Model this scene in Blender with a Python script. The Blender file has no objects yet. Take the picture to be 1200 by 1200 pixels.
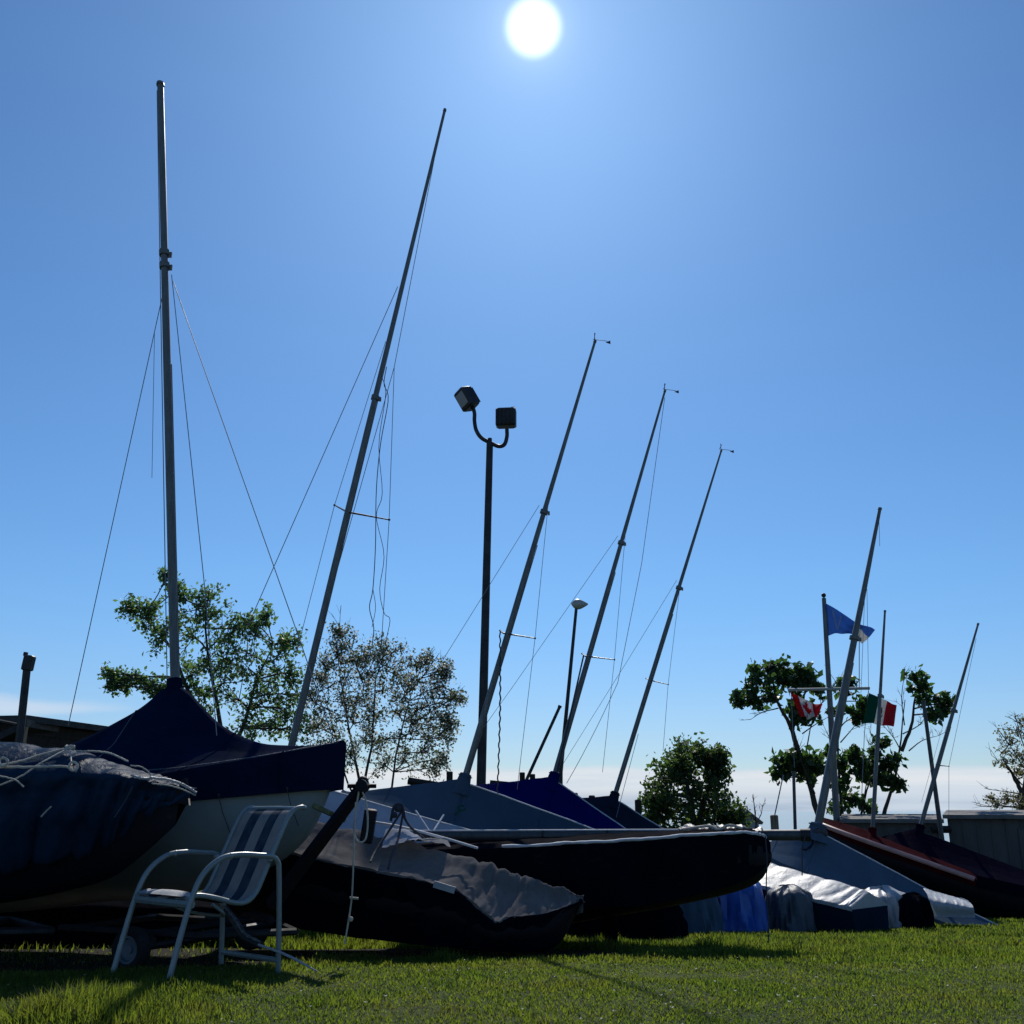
import bpy, math, random
import numpy as np
from mathutils import Vector, Matrix, noise
random.seed(7); RNG = np.random.default_rng(7)
sc = bpy.context.scene; COL = sc.collection
# ---------------------------------------------------------------- camera
EYE = 1.05; PITCH = math.atan(350/1200); cp, sp = math.cos(PITCH), math.sin(PITCH)
cam = bpy.data.objects.new('camera', bpy.data.cameras.new('camera')); COL.objects.link(cam)
cam.location = (0, 0, EYE); cam.rotation_euler = (math.pi/2+PITCH, 0, 0)
cam.data.sensor_width = 36; cam.data.lens = 36; cam.data.clip_end = 5000; cam.data.clip_start = .05
sc.camera = cam
# ---------------------------------------------------------------- light
SUN_EL, SUN_AZ = math.radians(41.57), math.radians(1.45)
SUN = Vector((math.cos(SUN_EL)*math.sin(SUN_AZ), math.cos(SUN_EL)*math.cos(SUN_AZ), math.sin(SUN_EL)))
sl = bpy.data.lights.new('sun', 'SUN'); sl.energy = 4.2; sl.angle = math.radians(.53); sl.color = (1, .95, .87)
so = bpy.data.objects.new('sun', sl); COL.objects.link(so); so.rotation_euler = (-SUN).to_track_quat('-Z', 'Y').to_euler()
sc.view_settings.view_transform = 'Standard'; sc.view_settings.look = 'None'; sc.view_settings.gamma = 1
sc.view_settings.exposure = 0
W = bpy.data.worlds.new('World'); sc.world = W; W.use_nodes = True
class NT:
    def __init__(s, t): s.t = t; t.nodes.clear()
    def n(s, typ, **k):
        x = s.t.nodes.new(typ)
        for a, b in k.items(): setattr(x, a, b)
        return x
    def put(s, v, sock):
        if v is None: return
        if isinstance(v, bpy.types.NodeSocket): s.t.links.new(v, sock)
        elif isinstance(v, (tuple, list)): sock.default_value = tuple(v)+((1,) if len(v) == 3 and sock.type == 'RGBA' else ())
        else: sock.default_value = v
    def m(s, op, a, b=None, c=None, clamp=False):
        x = s.n('ShaderNodeMath', operation=op, use_clamp=clamp)
        for i, v in enumerate((a, b, c)): s.put(v, x.inputs[i])
        return x.outputs[0]
    def mix(s, f, a, b, mode='MIX'):
        x = s.n('ShaderNodeMix', data_type='RGBA', blend_type=mode)
        s.put(f, x.inputs[0]); s.put(a, x.inputs[6]); s.put(b, x.inputs[7]); return x.outputs[2]
    def ramp(s, v, lo, hi, a=0., b=1., smooth=True):
        x = s.n('ShaderNodeMapRange', interpolation_type='SMOOTHSTEP' if smooth else 'LINEAR')
        for i, q in enumerate((v, lo, hi, a, b)): s.put(q, x.inputs[i])
        return x.outputs[0]
    def noise(s, vec, scale, detail=4, rough=.55, dist=0.):
        x = s.n('ShaderNodeTexNoise'); s.put(vec, x.inputs['Vector']); x.inputs['Scale'].default_value = scale
        x.inputs['Detail'].default_value = detail; x.inputs['Roughness'].default_value = rough
        x.inputs['Distortion'].default_value = dist; return x.outputs['Fac']
    def scale(s, vec, k):
        x = s.n('ShaderNodeVectorMath', operation='MULTIPLY'); s.put(vec, x.inputs[0]); x.inputs[1].default_value = k
        return x.outputs[0]
def build_world():
    T = NT(W.node_tree)
    sky = T.n('ShaderNodeTexSky', sky_type='NISHITA'); sky.sun_disc = False
    sky.sun_elevation = SUN_EL; sky.sun_rotation = SUN_AZ
    sky.altitude = 0; sky.air_density = 1.0; sky.dust_density = .15; sky.ozone_density = 2.0
    tc = T.n('ShaderNodeTexCoord').outputs['Generated']
    sx = T.n('ShaderNodeSeparateXYZ'); T.put(tc, sx.inputs[0]); x, y, z = sx.outputs
    az = T.m('DIVIDE', x, T.m('MAXIMUM', T.m('ABSOLUTE', y), .05))
    col = T.mix(1., sky.outputs[0], T.mix(T.ramp(z, .02, .22), (.52, .655, .90), (.48, .75, 1.0)), 'MULTIPLY')
    col = T.mix(T.ramp(T.noise(T.scale(tc, (2.2, 2.2, 7)), 1, 6, .6, .8), .4, .8, 0, .16), col, T.mix(1., col, (1.18, 1.10, 1.03), 'MULTIPLY'))
    # bank of lake fog along the horizon
    nz = T.noise(T.scale(tc, (9, 9, 40)), 1, 5)
    nz2 = T.noise(T.scale(tc, (4, 4, 60)), 1, 5, .6)
    top = T.m('ADD', .030, T.m('MULTIPLY', nz, .014))
    bank = T.ramp(z, T.m('ADD', top, .003), T.m('SUBTRACT', top, .004))
    low = T.ramp(z, .004, .024)
    fogc = T.mix(low, (3.7, 4.7, 6.2), (7.7, 8.0, 8.4))
    fogc = T.mix(T.ramp(nz2, .35, .7), fogc, (6.3, 7.1, 8.1))
    col = T.mix(T.m('MULTIPLY', bank, .93), col, fogc)
    # a thin wisp low on the left
    d1 = T.m('DIVIDE', T.m('ADD', az, .53), .17); d2 = T.m('DIVIDE', T.m('SUBTRACT', z, T.m('ADD', .078, T.m('MULTIPLY', nz, .02))), .011)
    r = T.m('ADD', T.m('MULTIPLY', d1, d1), T.m('MULTIPLY', d2, d2))
    col = T.mix(T.m('MULTIPLY', T.ramp(r, 1.2, 0), T.ramp(y, 0, .1, 0, .6)), col, (7, 7.6, 8.6))
    # the sun itself and the bright air round it
    dt = T.n('ShaderNodeVectorMath', operation='DOT_PRODUCT'); T.put(tc, dt.inputs[0]); dt.inputs[1].default_value = SUN
    ang = T.m('ARCCOSINE', T.m('MINIMUM', dt.outputs['Value'], 1.))
    disc = T.ramp(ang, math.radians(1.7), math.radians(.75), 0, 9)
    a2 = T.m('DIVIDE', ang, math.radians(1.35))
    glow = T.m('DIVIDE', 3.2, T.m('ADD', 1, T.m('POWER', a2, 2.4)))
    g = T.n('ShaderNodeCombineColor'); tot = T.m('ADD', disc, glow)
    T.put(tot, g.inputs[0]); T.put(tot, g.inputs[1]); T.put(T.m('MULTIPLY', tot, .96), g.inputs[2])
    col = T.mix(1., col, g.outputs[0], 'ADD')
    wide = T.m('EXPONENT', T.m('MULTIPLY', T.m('POWER', T.m('DIVIDE', ang, math.radians(14)), 1.5), -1.))
    col = T.mix(wide, col, T.mix(1., col, (1.25, 2.15, 3.4), 'ADD'))
    bg = T.n('ShaderNodeBackground'); T.put(col, bg.inputs[0]); bg.inputs[1].default_value = .10
    o = T.n('ShaderNodeOutputWorld'); T.put(bg.outputs[0], o.inputs[0])
build_world()
# ---------------------------------------------------------------- helpers
def at(px, py, Y):
    u = (px-600)/1200; v = -(py-600)/1200
    dy = cp-v*sp; dz = sp+v*cp
    return Vector((u/dy*Y, Y, EYE+dz/dy*Y))
def ground(x, y):
    z = 0. if y < 7 else -.065*(min(y, 30)-7)
    if 6 < y < 8: z = -.065*((y-6)**2/4)
    return z+.02*noise.noise((x*.7, y*.7, 3.1))
def V(*a): return Vector(a)
class MB:
    def __init__(s): s.v = []; s.f = []; s.mi = []
    def add(s, vs, fs, mi=0):
        o = len(s.v); s.v += [tuple(v) for v in vs]; s.f += [tuple(i+o for i in f) for f in fs]; s.mi += [mi]*len(fs); return s
    def box(s, c, size, rot=None, mi=0, taper=1.):
        c = Vector(c); h = [q/2 for q in size]; R = rot or Matrix.Identity(3)
        vs = []
        for k in (-1, 1):
            t = taper if k > 0 else 1
            for a, b in ((-1, -1), (1, -1), (1, 1), (-1, 1)): vs.append(c+R @ V(a*h[0]*t, b*h[1]*t, k*h[2]))
        return s.add(vs, [(3, 2, 1, 0), (4, 5, 6, 7), (0, 1, 5, 4), (1, 2, 6, 5), (2, 3, 7, 6), (3, 0, 4, 7)], mi)
    def bbox(s, c, size, rot=None, bev=.01, mi=0):       # box with bevelled vertical and horizontal edges
        c = Vector(c); R = rot or Matrix.Identity(3); hx, hy, hz = [q/2 for q in size]; rings = []
        for z, i in ((-hz, bev), (-hz+bev, 0), (hz-bev, 0), (hz, bev)):
            x, y = hx-i, hy-i; b = bev
            rings.append([c+R @ V(*p, z) for p in ((-x+b, -y), (x-b, -y), (x, -y+b), (x, y-b), (x-b, y), (-x+b, y), (-x, y-b), (-x, -y+b))])
        vs = [v for r in rings for v in r]; fs = [tuple(range(7, -1, -1)), tuple(range(24, 32))]
        for k in range(3):
            for j in range(8): fs.append((k*8+j, k*8+(j+1) % 8, k*8+8+(j+1) % 8, k*8+8+j))
        return s.add(vs, fs, mi)
    def tube(s, pts, r, n=8, mi=0, cap=True, flat=1.):
        pts = [Vector(p) for p in pts]; m = len(pts)
        rs = r if isinstance(r, (list, tuple)) else [r]*m
        vs = []; up = None
        for i in range(m):
            t = (pts[min(i+1, m-1)]-pts[max(i-1, 0)])
            if t.length < 1e-9: t = V(0, 0, 1)
            t.normalize()
            if up is None:
                up = V(0, 0, 1) if abs(t.z) < .9 else V(0, 1, 0)
            a = (up-t*up.dot(t))
            if a.length < 1e-6: a = t.orthogonal()
            a.normalize(); b = t.cross(a); up = a
            for k in range(n):
                q = 2*math.pi*k/n
                vs.append(pts[i]+(a*math.cos(q)+b*math.sin(q)*flat)*rs[i])
        fs = []
        for i in range(m-1):
            for k in range(n): fs.append((i*n+k, i*n+(k+1) % n, (i+1)*n+(k+1) % n, (i+1)*n+k))
        if cap: fs += [tuple(range(n-1, -1, -1)), tuple(range((m-1)*n, m*n))]
        return s.add(vs, fs, mi)
    def grid(s, P, closed=False, mi=0):
        nu, nv = len(P), len(P[0]); fs = []
        for i in range(nu-1):
            for j in range(nv if closed else nv-1): fs.append((i*nv+j, i*nv+(j+1) % nv, (i+1)*nv+(j+1) % nv, (i+1)*nv+j))
        return s.add([p for r in P for p in r], fs, mi)
    def ball(s, c, r, n=10, mi=0, sc_=(1, 1, 1)):
        P = []
        for i in range(n+1):
            th = math.pi*i/n
            P.append([Vector(c)+V(math.sin(th)*math.cos(2*math.pi*j/(2*n))*r*sc_[0], math.sin(th)*math.sin(2*math.pi*j/(2*n))*r*sc_[1], math.cos(th)*r*sc_[2]) for j in range(2*n)])
        return s.grid(P, True, mi)
    def build(s, name, mats, parent=None, smooth=True, angle=40):
        me = bpy.data.meshes.new(name); off = parent_origin(parent)
        me.from_pydata([(v[0]-off.x, v[1]-off.y, v[2]-off.z) for v in s.v], [], s.f)
        for m in (mats if isinstance(mats, (list, tuple)) else [mats]): me.materials.append(m)
        me.polygons.foreach_set('material_index', s.mi)
        me.validate(); me.update()
        o = bpy.data.objects.new(name, me); COL.objects.link(o)
        if parent: o.parent = parent
        if smooth:
            me.polygons.foreach_set('use_smooth', [True]*len(me.polygons)); me.set_sharp_from_angle(angle=math.radians(angle))
        return o
def parent_origin(p):
    v = Vector((0, 0, 0))
    while p: v = v+p.location; p = p.parent
    return v
def thing(name, label, cat, loc=(0, 0, 0), group=None):
    o = bpy.data.objects.new(name, None); COL.objects.link(o); o.location = loc; o.empty_display_size = .2
    o['label'] = label; o['category'] = cat
    if group: o['group'] = group
    return o
def tag(o, label, cat, group=None):
    o['label'] = label; o['category'] = cat
    if group: o['group'] = group
    return o
def catmull(pts, n):
    pts = [Vector(p) for p in pts]; m = len(pts); out = []
    if m == 2: return [pts[0].lerp(pts[1], i/(n-1)) for i in range(n)]
    for i in range(n):
        t = i/(n-1)*(m-1); k = min(int(t), m-2); f = t-k
        p1, p2 = pts[k], pts[k+1]; p0 = pts[k-1] if k else p1*2-p2; p3 = pts[k+2] if k+2 < m else p2*2-p1
        out.append(.5*((2*p1)+(p2-p0)*f+(2*p0-5*p1+4*p2-p3)*f*f+(3*p1-p0-3*p2+p3)*f**3))
    return out
def lerps(pts, n):
    pts = [Vector(p) for p in pts]; m = len(pts); out = []
    for i in range(n):
        t = i/(n-1)*(m-1); k = min(int(t), m-2); out.append(pts[k].lerp(pts[k+1], t-k))
    return out
def surf(sections, nu, nv, smooth_v=True, wr=0., fu=6, fv=2, seed=0., wr2=0., amp=None):
    """skin through the sections, then fold it: wr = long folds, wr2 = small creases"""
    m = len(sections[0])
    cols = [catmull([s[j] for s in sections], nu) for j in range(m)]
    P = [(catmull if smooth_v else lerps)([cols[j][i] for j in range(m)], nv) for i in range(nu)]
    if wr or wr2:
        Q = []
        for i in range(nu):
            row = []
            for j in range(nv):
                du = P[min(i+1, nu-1)][j]-P[max(i-1, 0)][j]; dv = P[i][min(j+1, nv-1)]-P[i][max(j-1, 0)]
                nn = du.cross(dv)
                if nn.length > 1e-9: nn.normalize()
                u, v = i/(nu-1), j/(nv-1)
                a = noise.noise((u*fu+.6*v, v*fv, seed)); a = (1-abs(a)*2.2)
                b = noise.noise((u*fu*3.1+v, v*fv*3.3, seed+9)); b = 1-abs(b)*2
                row.append(P[i][j]+nn*(a*wr+b*wr2)*(amp(v) if amp else 1))
            Q.append(row)
        P = Q
    return P
# ---------------------------------------------------------------- materials
def principled(T, base, rough=.5, metal=0., spec=.5, bump=None, bstr=.3, bdist=.01):
    b = T.n('ShaderNodeBsdfPrincipled'); T.put(base, b.inputs['Base Color']); T.put(rough, b.inputs['Roughness'])
    b.inputs['Metallic'].default_value = metal; b.inputs['Specular IOR Level'].default_value = spec
    if bump is not None:
        q = T.n('ShaderNodeBump'); q.inputs['Strength'].default_value = bstr; q.inputs['Distance'].default_value = bdist
        T.put(bump, q.inputs['Height']); T.put(q.outputs[0], b.inputs['Normal'])
    return b
def newmat(name):
    m = bpy.data.materials.new(name); m.use_nodes = True; return m, NT(m.node_tree)
def out(T, sh):
    o = T.n('ShaderNodeOutputMaterial'); T.put(sh, o.inputs[0])
def mul(c, k): return tuple(q*k for q in c)
def fabric(name, c, rough=.6, trans=.0, spec=.35, var=.25, bs=.35, weave=260, tc_col=None):
    m, T = newmat(name); tc = T.n('ShaderNodeTexCoord').outputs['Object']
    n1 = T.noise(tc, 2.3, 6, .65); n2 = T.noise(T.scale(tc, (5, 5, 14)), 1, 6, .6); n3 = T.noise(tc, weave, 2)
    col = T.mix(T.ramp(n1, .3, .7), mul(c, 1-var), mul(c, 1+var))
    col = T.mix(T.ramp(n2, .6, .78, 0, .45), col, tuple(q*.6+.025 for q in c))
    h = T.m('ADD', T.m('MULTIPLY', T.noise(tc, 7, 5, .6, .6), 1.), T.m('MULTIPLY', n3, .04))
    b = principled(T, col, T.ramp(n1, .2, .8, rough-.08, rough+.1), 0, spec, h, bs, .03)
    sh = b.outputs[0]
    if name == 'blue_black_tarp':
        d = T.n('ShaderNodeBsdfDiffuse'); T.put(col, d.inputs[0]); x = T.n('ShaderNodeMixShader'); x.inputs[0].default_value = .2; T.put(d.outputs[0], x.inputs[1]); T.put(sh, x.inputs[2]); sh = x.outputs[0]
    if spec < .2:                                                    # matte canvas: hardly any sheen
        d = T.n('ShaderNodeBsdfDiffuse'); T.put(col, d.inputs[0]); d.inputs[1].default_value = .6; T.t.links.new(b.inputs['Normal'].links[0].from_socket, d.inputs['Normal'])
        x = T.n('ShaderNodeMixShader'); x.inputs[0].default_value = spec*.6; T.put(d.outputs[0], x.inputs[1]); T.put(sh, x.inputs[2]); sh = x.outputs[0]
    if trans:
        t = T.n('ShaderNodeBsdfTranslucent'); T.put(tc_col or mul(c, 1.6), t.inputs[0])
        x = T.n('ShaderNodeMixShader'); x.inputs[0].default_value = trans; T.put(sh, x.inputs[1]); T.put(t.outputs[0], x.inputs[2]); sh = x.outputs[0]
    out(T, sh); return m
def paint(name, c, rough=.4, metal=0., spec=.5, var=.2, grime=.35, gs=4., bs=.1, stretch=(1, 1, 1)):
    m, T = newmat(name); tc = T.scale(T.n('ShaderNodeTexCoord').outputs['Object'], stretch)
    n1 = T.noise(tc, gs, 8, .65); n2 = T.noise(tc, gs*9, 5)
    col = T.mix(T.ramp(n1, .35, .75), mul(c, 1+var), mul(c, 1-var))
    col = T.mix(T.ramp(n2, .58, .8, 0, grime), col, (.05, .045, .04))
    out(T, principled(T, col, T.ramp(n1, .3, .7, rough-.08, rough+.12), metal, spec, n2, bs, .004).outputs[0]); return m
def wood(name, c, s=(3, 3, .6)):
    m, T = newmat(name); tc = T.scale(T.n('ShaderNodeTexCoord').outputs['Object'], s)
    n = T.noise(tc, 9, 8, .7, .4)
    col = T.mix(T.ramp(n, .3, .7), mul(c, .55), mul(c, 1.35))
    out(T, principled(T, col, .85, 0, .2, n, .5, .01).outputs[0]); return m
def leafmat(name, c, c2, trans=.45, tint=(2.6, 2.7, 1.2)):
    m, T = newmat(name); g = T.n('ShaderNodeNewGeometry'); tc = T.n('ShaderNodeTexCoord').outputs['Object']
    f = T.m('ADD', T.m('MULTIPLY', g.outputs['Random Per Island'], .6), T.m('MULTIPLY', T.noise(tc, 1.2, 3), .5), clamp=True)
    col = T.mix(f, c, c2)
    b = principled(T, col, .5, 0, .35)
    t = T.n('ShaderNodeBsdfTranslucent'); T.put(T.mix(1., col, tint, 'MULTIPLY'), t.inputs[0])
    x = T.n('ShaderNodeMixShader'); x.inputs[0].default_value = trans; T.put(b.outputs[0], x.inputs[1]); T.put(t.outputs[0], x.inputs[2])
    out(T, x.outputs[0]); return m
M = {}
M['alu'] = paint('weathered_aluminium', (.105, .115, .115), .5, .25, .5, .2, .3, 5, .06, (4, 4, .6))
M['alu_dark'] = paint('dark_aluminium', (.05, .056, .06), .5, .2, .5, .2, .3, 5, .06, (4, 4, .6))
M['wire'] = paint('stay_wire', (.16, .17, .2), .5, .3)
M['rope'] = fabric('pale_rope', (.46, .42, .35), .8, 0, .2, .2, .5, 400)
M['rope_dark'] = fabric('dark_rope', (.05, .05, .06), .8, 0, .2, .3, .5, 400)
M['black'] = paint('black_paint', (.012, .013, .016), .55, 0, .4, .3, .3)
M['steel'] = paint('galvanised_steel', (.016, .017, .02), .6, .3, .4, .3, .5, 8)
M['tyre'] = paint('tyre_rubber', (.012, .012, .013), .8, 0, .3, .3, .4, 10)
M['rim'] = paint('painted_rim', (.10, .12, .14), .45, 0, .5, .2, .5, 9)
M['navy'] = fabric('navy_canvas', (.003, .011, .036), .8, .03, .12, .2, .3)
M['hullwhite'] = paint('grey_white_gelcoat', (.19, .225, .235), .35, 0, .4, .12, .15, 1.5, .03)
M['hulldark'] = paint('dark_hull', (.004, .005, .010), .6, 0, .2, .2, .3, 2, .03)
M['hullgrey'] = paint('pale_hull', (.3, .32, .35), .4, 0, .45, .15, .3, 2, .03)
M['tarp_navy'] = fabric('blue_black_tarp', (.008, .026, .056), .42, 0, .21, .3, .9)
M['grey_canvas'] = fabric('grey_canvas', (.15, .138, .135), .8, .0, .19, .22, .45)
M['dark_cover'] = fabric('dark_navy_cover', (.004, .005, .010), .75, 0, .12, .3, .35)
M['tent_grey'] = fabric('slate_blue_canvas', (.05, .09, .14), .75, .18, .15, .1, .15, tc_col=(.03, .09, .17))
M['tent_blue'] = fabric('royal_blue_canvas', (.003, .007, .10), .75, .12, .12, .12, .2, tc_col=(.002, .008, .20))
M['tent_slate'] = fabric('dark_slate_canvas', (.010, .022, .042), .75, .10, .15, .15, .2)
M['tent_white'] = fabric('pale_canvas', (.42, .44, .50), .7, .12, .15, .1, .25)
M['tent_pale'] = fabric('pale_blue_canvas', (.08, .13, .19), .7, .2, .15, .1, .2, tc_col=(.08, .15, .24))
M['tarp_white'] = fabric('white_plastic_tarp', (.33, .35, .37), .5, .05, .4, .12, .4)
M['tarp_blue'] = fabric('bright_blue_tarp', (.02, .10, .42), .4, .12, .5, .2, .5, tc_col=(.01, .05, .3))
M['tarp_grey'] = fabric('dull_grey_tarp', (.06, .075, .095), .5, .05, .4, .3, .6)
M['tarp_purple'] = fabric('dark_purple_canvas', (.006, .005, .016), .7, .04, .1, .2, .35)
M['red_cover'] = fabric('dull_red_canvas', (.05, .005, .008), .65, .05, .15, .2, .3)
M['pink'] = paint('pale_pink_rail', (.42, .22, .19), .5, 0, .4, .15, .2)  # pale pink, lighter than the red cover
M['pale_line'] = fabric('pale_edge_line', (.5, .52, .55), .7, 0, .3, .1, .3)  # pale tone for edges drawn as sunlit, also the spar edge and struts
M['chair'] = paint('powder_coated_tube', (.19, .225, .225), .3, .1, .6, .08, .12, 6, .03)
M['wood_dark'] = wood('dark_timber', (.030, .024, .020))
M['wood'] = wood('weathered_timber', (.20, .15, .10))
M['olive'] = wood('olive_timber', (.16, .15, .07))
M['shed'] = paint('grey_brown_siding', (.085, .08, .075), .7, 0, .3, .12, .3, 3, .1, (1, 1, .3))
M['shedroof'] = paint('grey_roof_felt', (.14, .135, .13), .8, 0, .2, .2, .3, 3, .3)
M['bark'] = wood('bark', (.06, .048, .04), (6, 6, 1.5))
M['leaf_apple'] = leafmat('apple_leaf', (.035, .072, .034), (.10, .15, .065), .5, (2.2, 2.4, 1.4))
M['leaf_blossom'] = leafmat('young_leaf', (.035, .055, .028), (.085, .10, .055), .45, (1.7, 1.75, 1.2))
M['petal'] = leafmat('blossom_petal', (.50, .50, .46), (.66, .66, .62), .55, (1.05, 1.1, 1.05))
M['leaf_dark'] = leafmat('dark_leaf', (.018, .04, .020), (.055, .085, .032), .45)
M['leaf_maple'] = leafmat('maple_leaf', (.014, .038, .02), (.04, .075, .026), .42)
M['catkin'] = leafmat('grey_bud', (.08, .08, .07), (.14, .13, .10), .3)
M['glass'] = paint('lamp_glass', (.24, .25, .27), .15, 0, .6, .1, .1)
M['lampgrey'] = paint('lamp_housing', (.30, .32, .30), .45, .1, .5, .1, .2)
def flat(name, c, trans=.35):
    m, T = newmat(name); tc = T.n('ShaderNodeTexCoord').outputs['Object']
    col = T.mix(T.noise(tc, 6, 4), mul(c, .8), mul(c, 1.15))
    b = principled(T, col, .8, 0, .15, T.noise(tc, 300, 2), .15, .002); t = T.n('ShaderNodeBsdfTranslucent'); T.put(col, t.inputs[0])
    x = T.n('ShaderNodeMixShader'); x.inputs[0].default_value = trans; T.put(b.outputs[0], x.inputs[1]); T.put(t.outputs[0], x.inputs[2]); out(T, x.outputs[0]); return m
F = dict(red=flat('flag_red', (.62, .02, .025)), white=flat('flag_white', (.72, .72, .72)), green=flat('flag_green', (.0, .09, .05)),
         blue=flat('flag_blue', (.10, .22, .50), .6), lblue=flat('flag_pale_blue', (.22, .30, .48)), brown=flat('flag_brown', (.13, .08, .04)), dred=flat('flag_dark_red', (.42, .02, .03)))
# ---------------------------------------------------------------- ground, lake, grass
def build_ground():
    m, T = newmat('lawn_soil'); tc = T.n('ShaderNodeTexCoord').outputs['Object']
    n = T.noise(tc, .8, 6); n2 = T.noise(tc, 14, 8, .7)
    c = T.mix(T.ramp(n, .3, .7), (.034, .055, .012), (.055, .072, .020)); c = T.mix(T.ramp(n2, .45, .75), c, (.05, .042, .022))
    out(T, principled(T, c, .95, 0, .1, n2, .8, .03).outputs[0])
    ys = [-30, -12, -6, -3, -1, 0]+[i*.25 for i in range(1, 73)]+[19, 21, 24, 27, 30, 34, 38, 42, 45, 46]
    xs = [-160, -90, -55, -35, -25]+[-20+.5*i for i in range(81)]+[25, 35, 55, 90, 160]
    P = [[V(x, y, ground(x, y) if y < 46 else -2.6) for x in xs] for y in ys]
    b = MB(); b.grid(P); o = b.build('ground', m, None, True, 180); o['kind'] = 'structure'
    m, T = newmat('lake_water'); tc = T.n('ShaderNodeTexCoord').outputs['Object']
    h = T.noise(T.scale(tc, (.5, 1.2, 1)), 1, 6, .6)
    out(T, principled(T, (.05, .09, .13), .12, 0, .5, h, .08, .2).outputs[0])
    b = MB(); b.grid([[V(-4000, 40, -1.78), V(4000, 40, -1.78)], [V(-4000, 4500, -1.78), V(4000, 4500, -1.78)]])
    o = b.build('lake', m, None, False); o['kind'] = 'structure'
build_ground()
UNDER_SHADE = [(-4.6, 9.5, 3.3, 2.0, -.1), (-.7, 10.0, 2.0, .75, -.1)]  # ellipses of painted shade under the boats
def build_grass():
    N = 560000
    Y = 2.6*np.exp(RNG.random(N)*math.log(22/2.6)); X = (RNG.random(N)*2-1)*(.55*Y+2.4)
    # patchy height
    def vn(x, y, s, seed):
        r = np.random.default_rng(seed); g = r.random((160, 160)); u = (x*s+60) % 158; v = (y*s+20) % 158
        i, j = u.astype(int), v.astype(int); a, b = u-i, v-j; a = a*a*(3-2*a); b = b*b*(3-2*b)
        return g[i, j]*(1-a)*(1-b)+g[i+1, j]*a*(1-b)+g[i, j+1]*(1-a)*b+g[i+1, j+1]*a*b
    n1 = vn(X, Y, 2.2, 1); n2 = vn(X, Y, .6, 2); n3 = vn(X, Y, 7, 3)
    H = .018+.026*n1*n3+.018*RNG.random(N)
    H *= np.where(Y > 8.2, 1+.5*np.clip(Y-8.2, 0, 2), 1)           # longer where the mower does not reach
    thin = np.clip((vn(X, Y, 1.3, 5)*.6+vn(X, Y, 3.7, 6)*.4-.5)*4, 0, 1); H *= 1-.28*thin
    left = np.clip((-1.2-X)/1.2, 0, 1)*np.clip((Y-4.6)/1.2, 0, 1); H *= 1+1.5*left*n1+.2*left
    for cx, cy, r, a in ((-1.45, 5.05, .12, 3.6), (-1.85, 4.75, .2, 3.), (-2.35, 5.9, .45, 2.2), (1.28, 4.4, .07, 3.), (1.48, 4.38, .08, 3.), (-1.0, 6.3, .25, 1.0)):
        H *= 1+a*np.exp(-((X-cx)**2+(Y-cy)**2)/r**2)
    for k in range(60):
        cx, cy = RNG.uniform(-4, 6), RNG.uniform(8.8, 12); H *= 1+.9*np.exp(-((X-cx)**2+(Y-cy)**2)/.15**2)
    for cx, cy, ax, ay, rot in UNDER_SHADE:                                 # blades cleared where the ground is painted dark as boat shade
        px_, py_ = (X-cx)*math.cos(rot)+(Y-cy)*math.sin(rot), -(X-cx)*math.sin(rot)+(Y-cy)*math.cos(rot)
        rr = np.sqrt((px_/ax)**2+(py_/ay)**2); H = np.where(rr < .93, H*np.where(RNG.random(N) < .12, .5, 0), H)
    Z = np.where(Y < 6, 0, np.where(Y < 8, -.065*((Y-6)**2/4), -.065*(Y-7))) - .012
    Z = Z+np.array([.02*noise.noise((a*.7, b*.7, 3.1)) for a, b in zip(X.tolist(), Y.tolist())])
    ang = RNG.random(N)*2*math.pi; lean = RNG.random(N)*.8+.1; w = (.0016+.00042*Y)*(.7+.6*RNG.random(N))
    dx, dy = np.cos(ang), np.sin(ang); wx, wy = -dy*w, dx*w
    v = np.zeros((N, 5, 3), np.float32)
    for k, (t, side) in enumerate(((0, -1), (0, 1), (.55, -1), (.55, 1), (1, 0))):
        off = lean*H*t*t; ww = side*(1 if t == 0 else .8)
        v[:, k, 0] = X+dx*off+wx*ww; v[:, k, 1] = Y+dy*off+wy*ww; v[:, k, 2] = Z+H*t*(1-.25*lean*t)
    me = bpy.data.meshes.new('grass'); me.vertices.add(N*5); me.vertices.foreach_set('co', v.ravel())
    base = (np.arange(N)*5)[:, None]
    loops = np.concatenate([base+np.array([[0, 1, 3, 2]]), base+np.array([[2, 3, 4]])], 1).ravel().astype(np.int32)
    me.loops.add(N*7); me.loops.foreach_set('vertex_index', loops)
    me.polygons.add(N*2); st = (np.arange(N)*7)[:, None]+np.array([[0, 4]]); me.polygons.foreach_set('loop_start', st.ravel().astype(np.int32))
    me.polygons.foreach_set('loop_total', np.tile([4, 3], N).astype(np.int32)); me.update(); me.validate()
    m, T = newmat('grass_blade'); g = T.n('ShaderNodeNewGeometry'); tc = T.n('ShaderNodeTexCoord').outputs['Object']
    f = T.m('ADD', T.m('MULTIPLY', g.outputs['Random Per Island'], .6), T.m('MULTIPLY', T.ramp(T.noise(tc, 1.1, 5, .7), .3, .7), .5), clamp=True)
    col = T.mix(f, (.028, .055, .011), (.090, .112, .028))
    col = T.mix(T.ramp(T.noise(tc, 1.1, 7, .8), .48, .70, 0, .6), col, (.058, .047, .022))
    b = principled(T, col, .6, 0, .15); t = T.n('ShaderNodeBsdfTranslucent'); T.put(T.mix(1., col, (3.0, 3.0, 1.1), 'MULTIPLY'), t.inputs[0])
    x = T.n('ShaderNodeMixShader'); x.inputs[0].default_value = .55; T.put(b.outputs[0], x.inputs[1]); T.put(t.outputs[0], x.inputs[2]); out(T, x.outputs[0])
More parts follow.
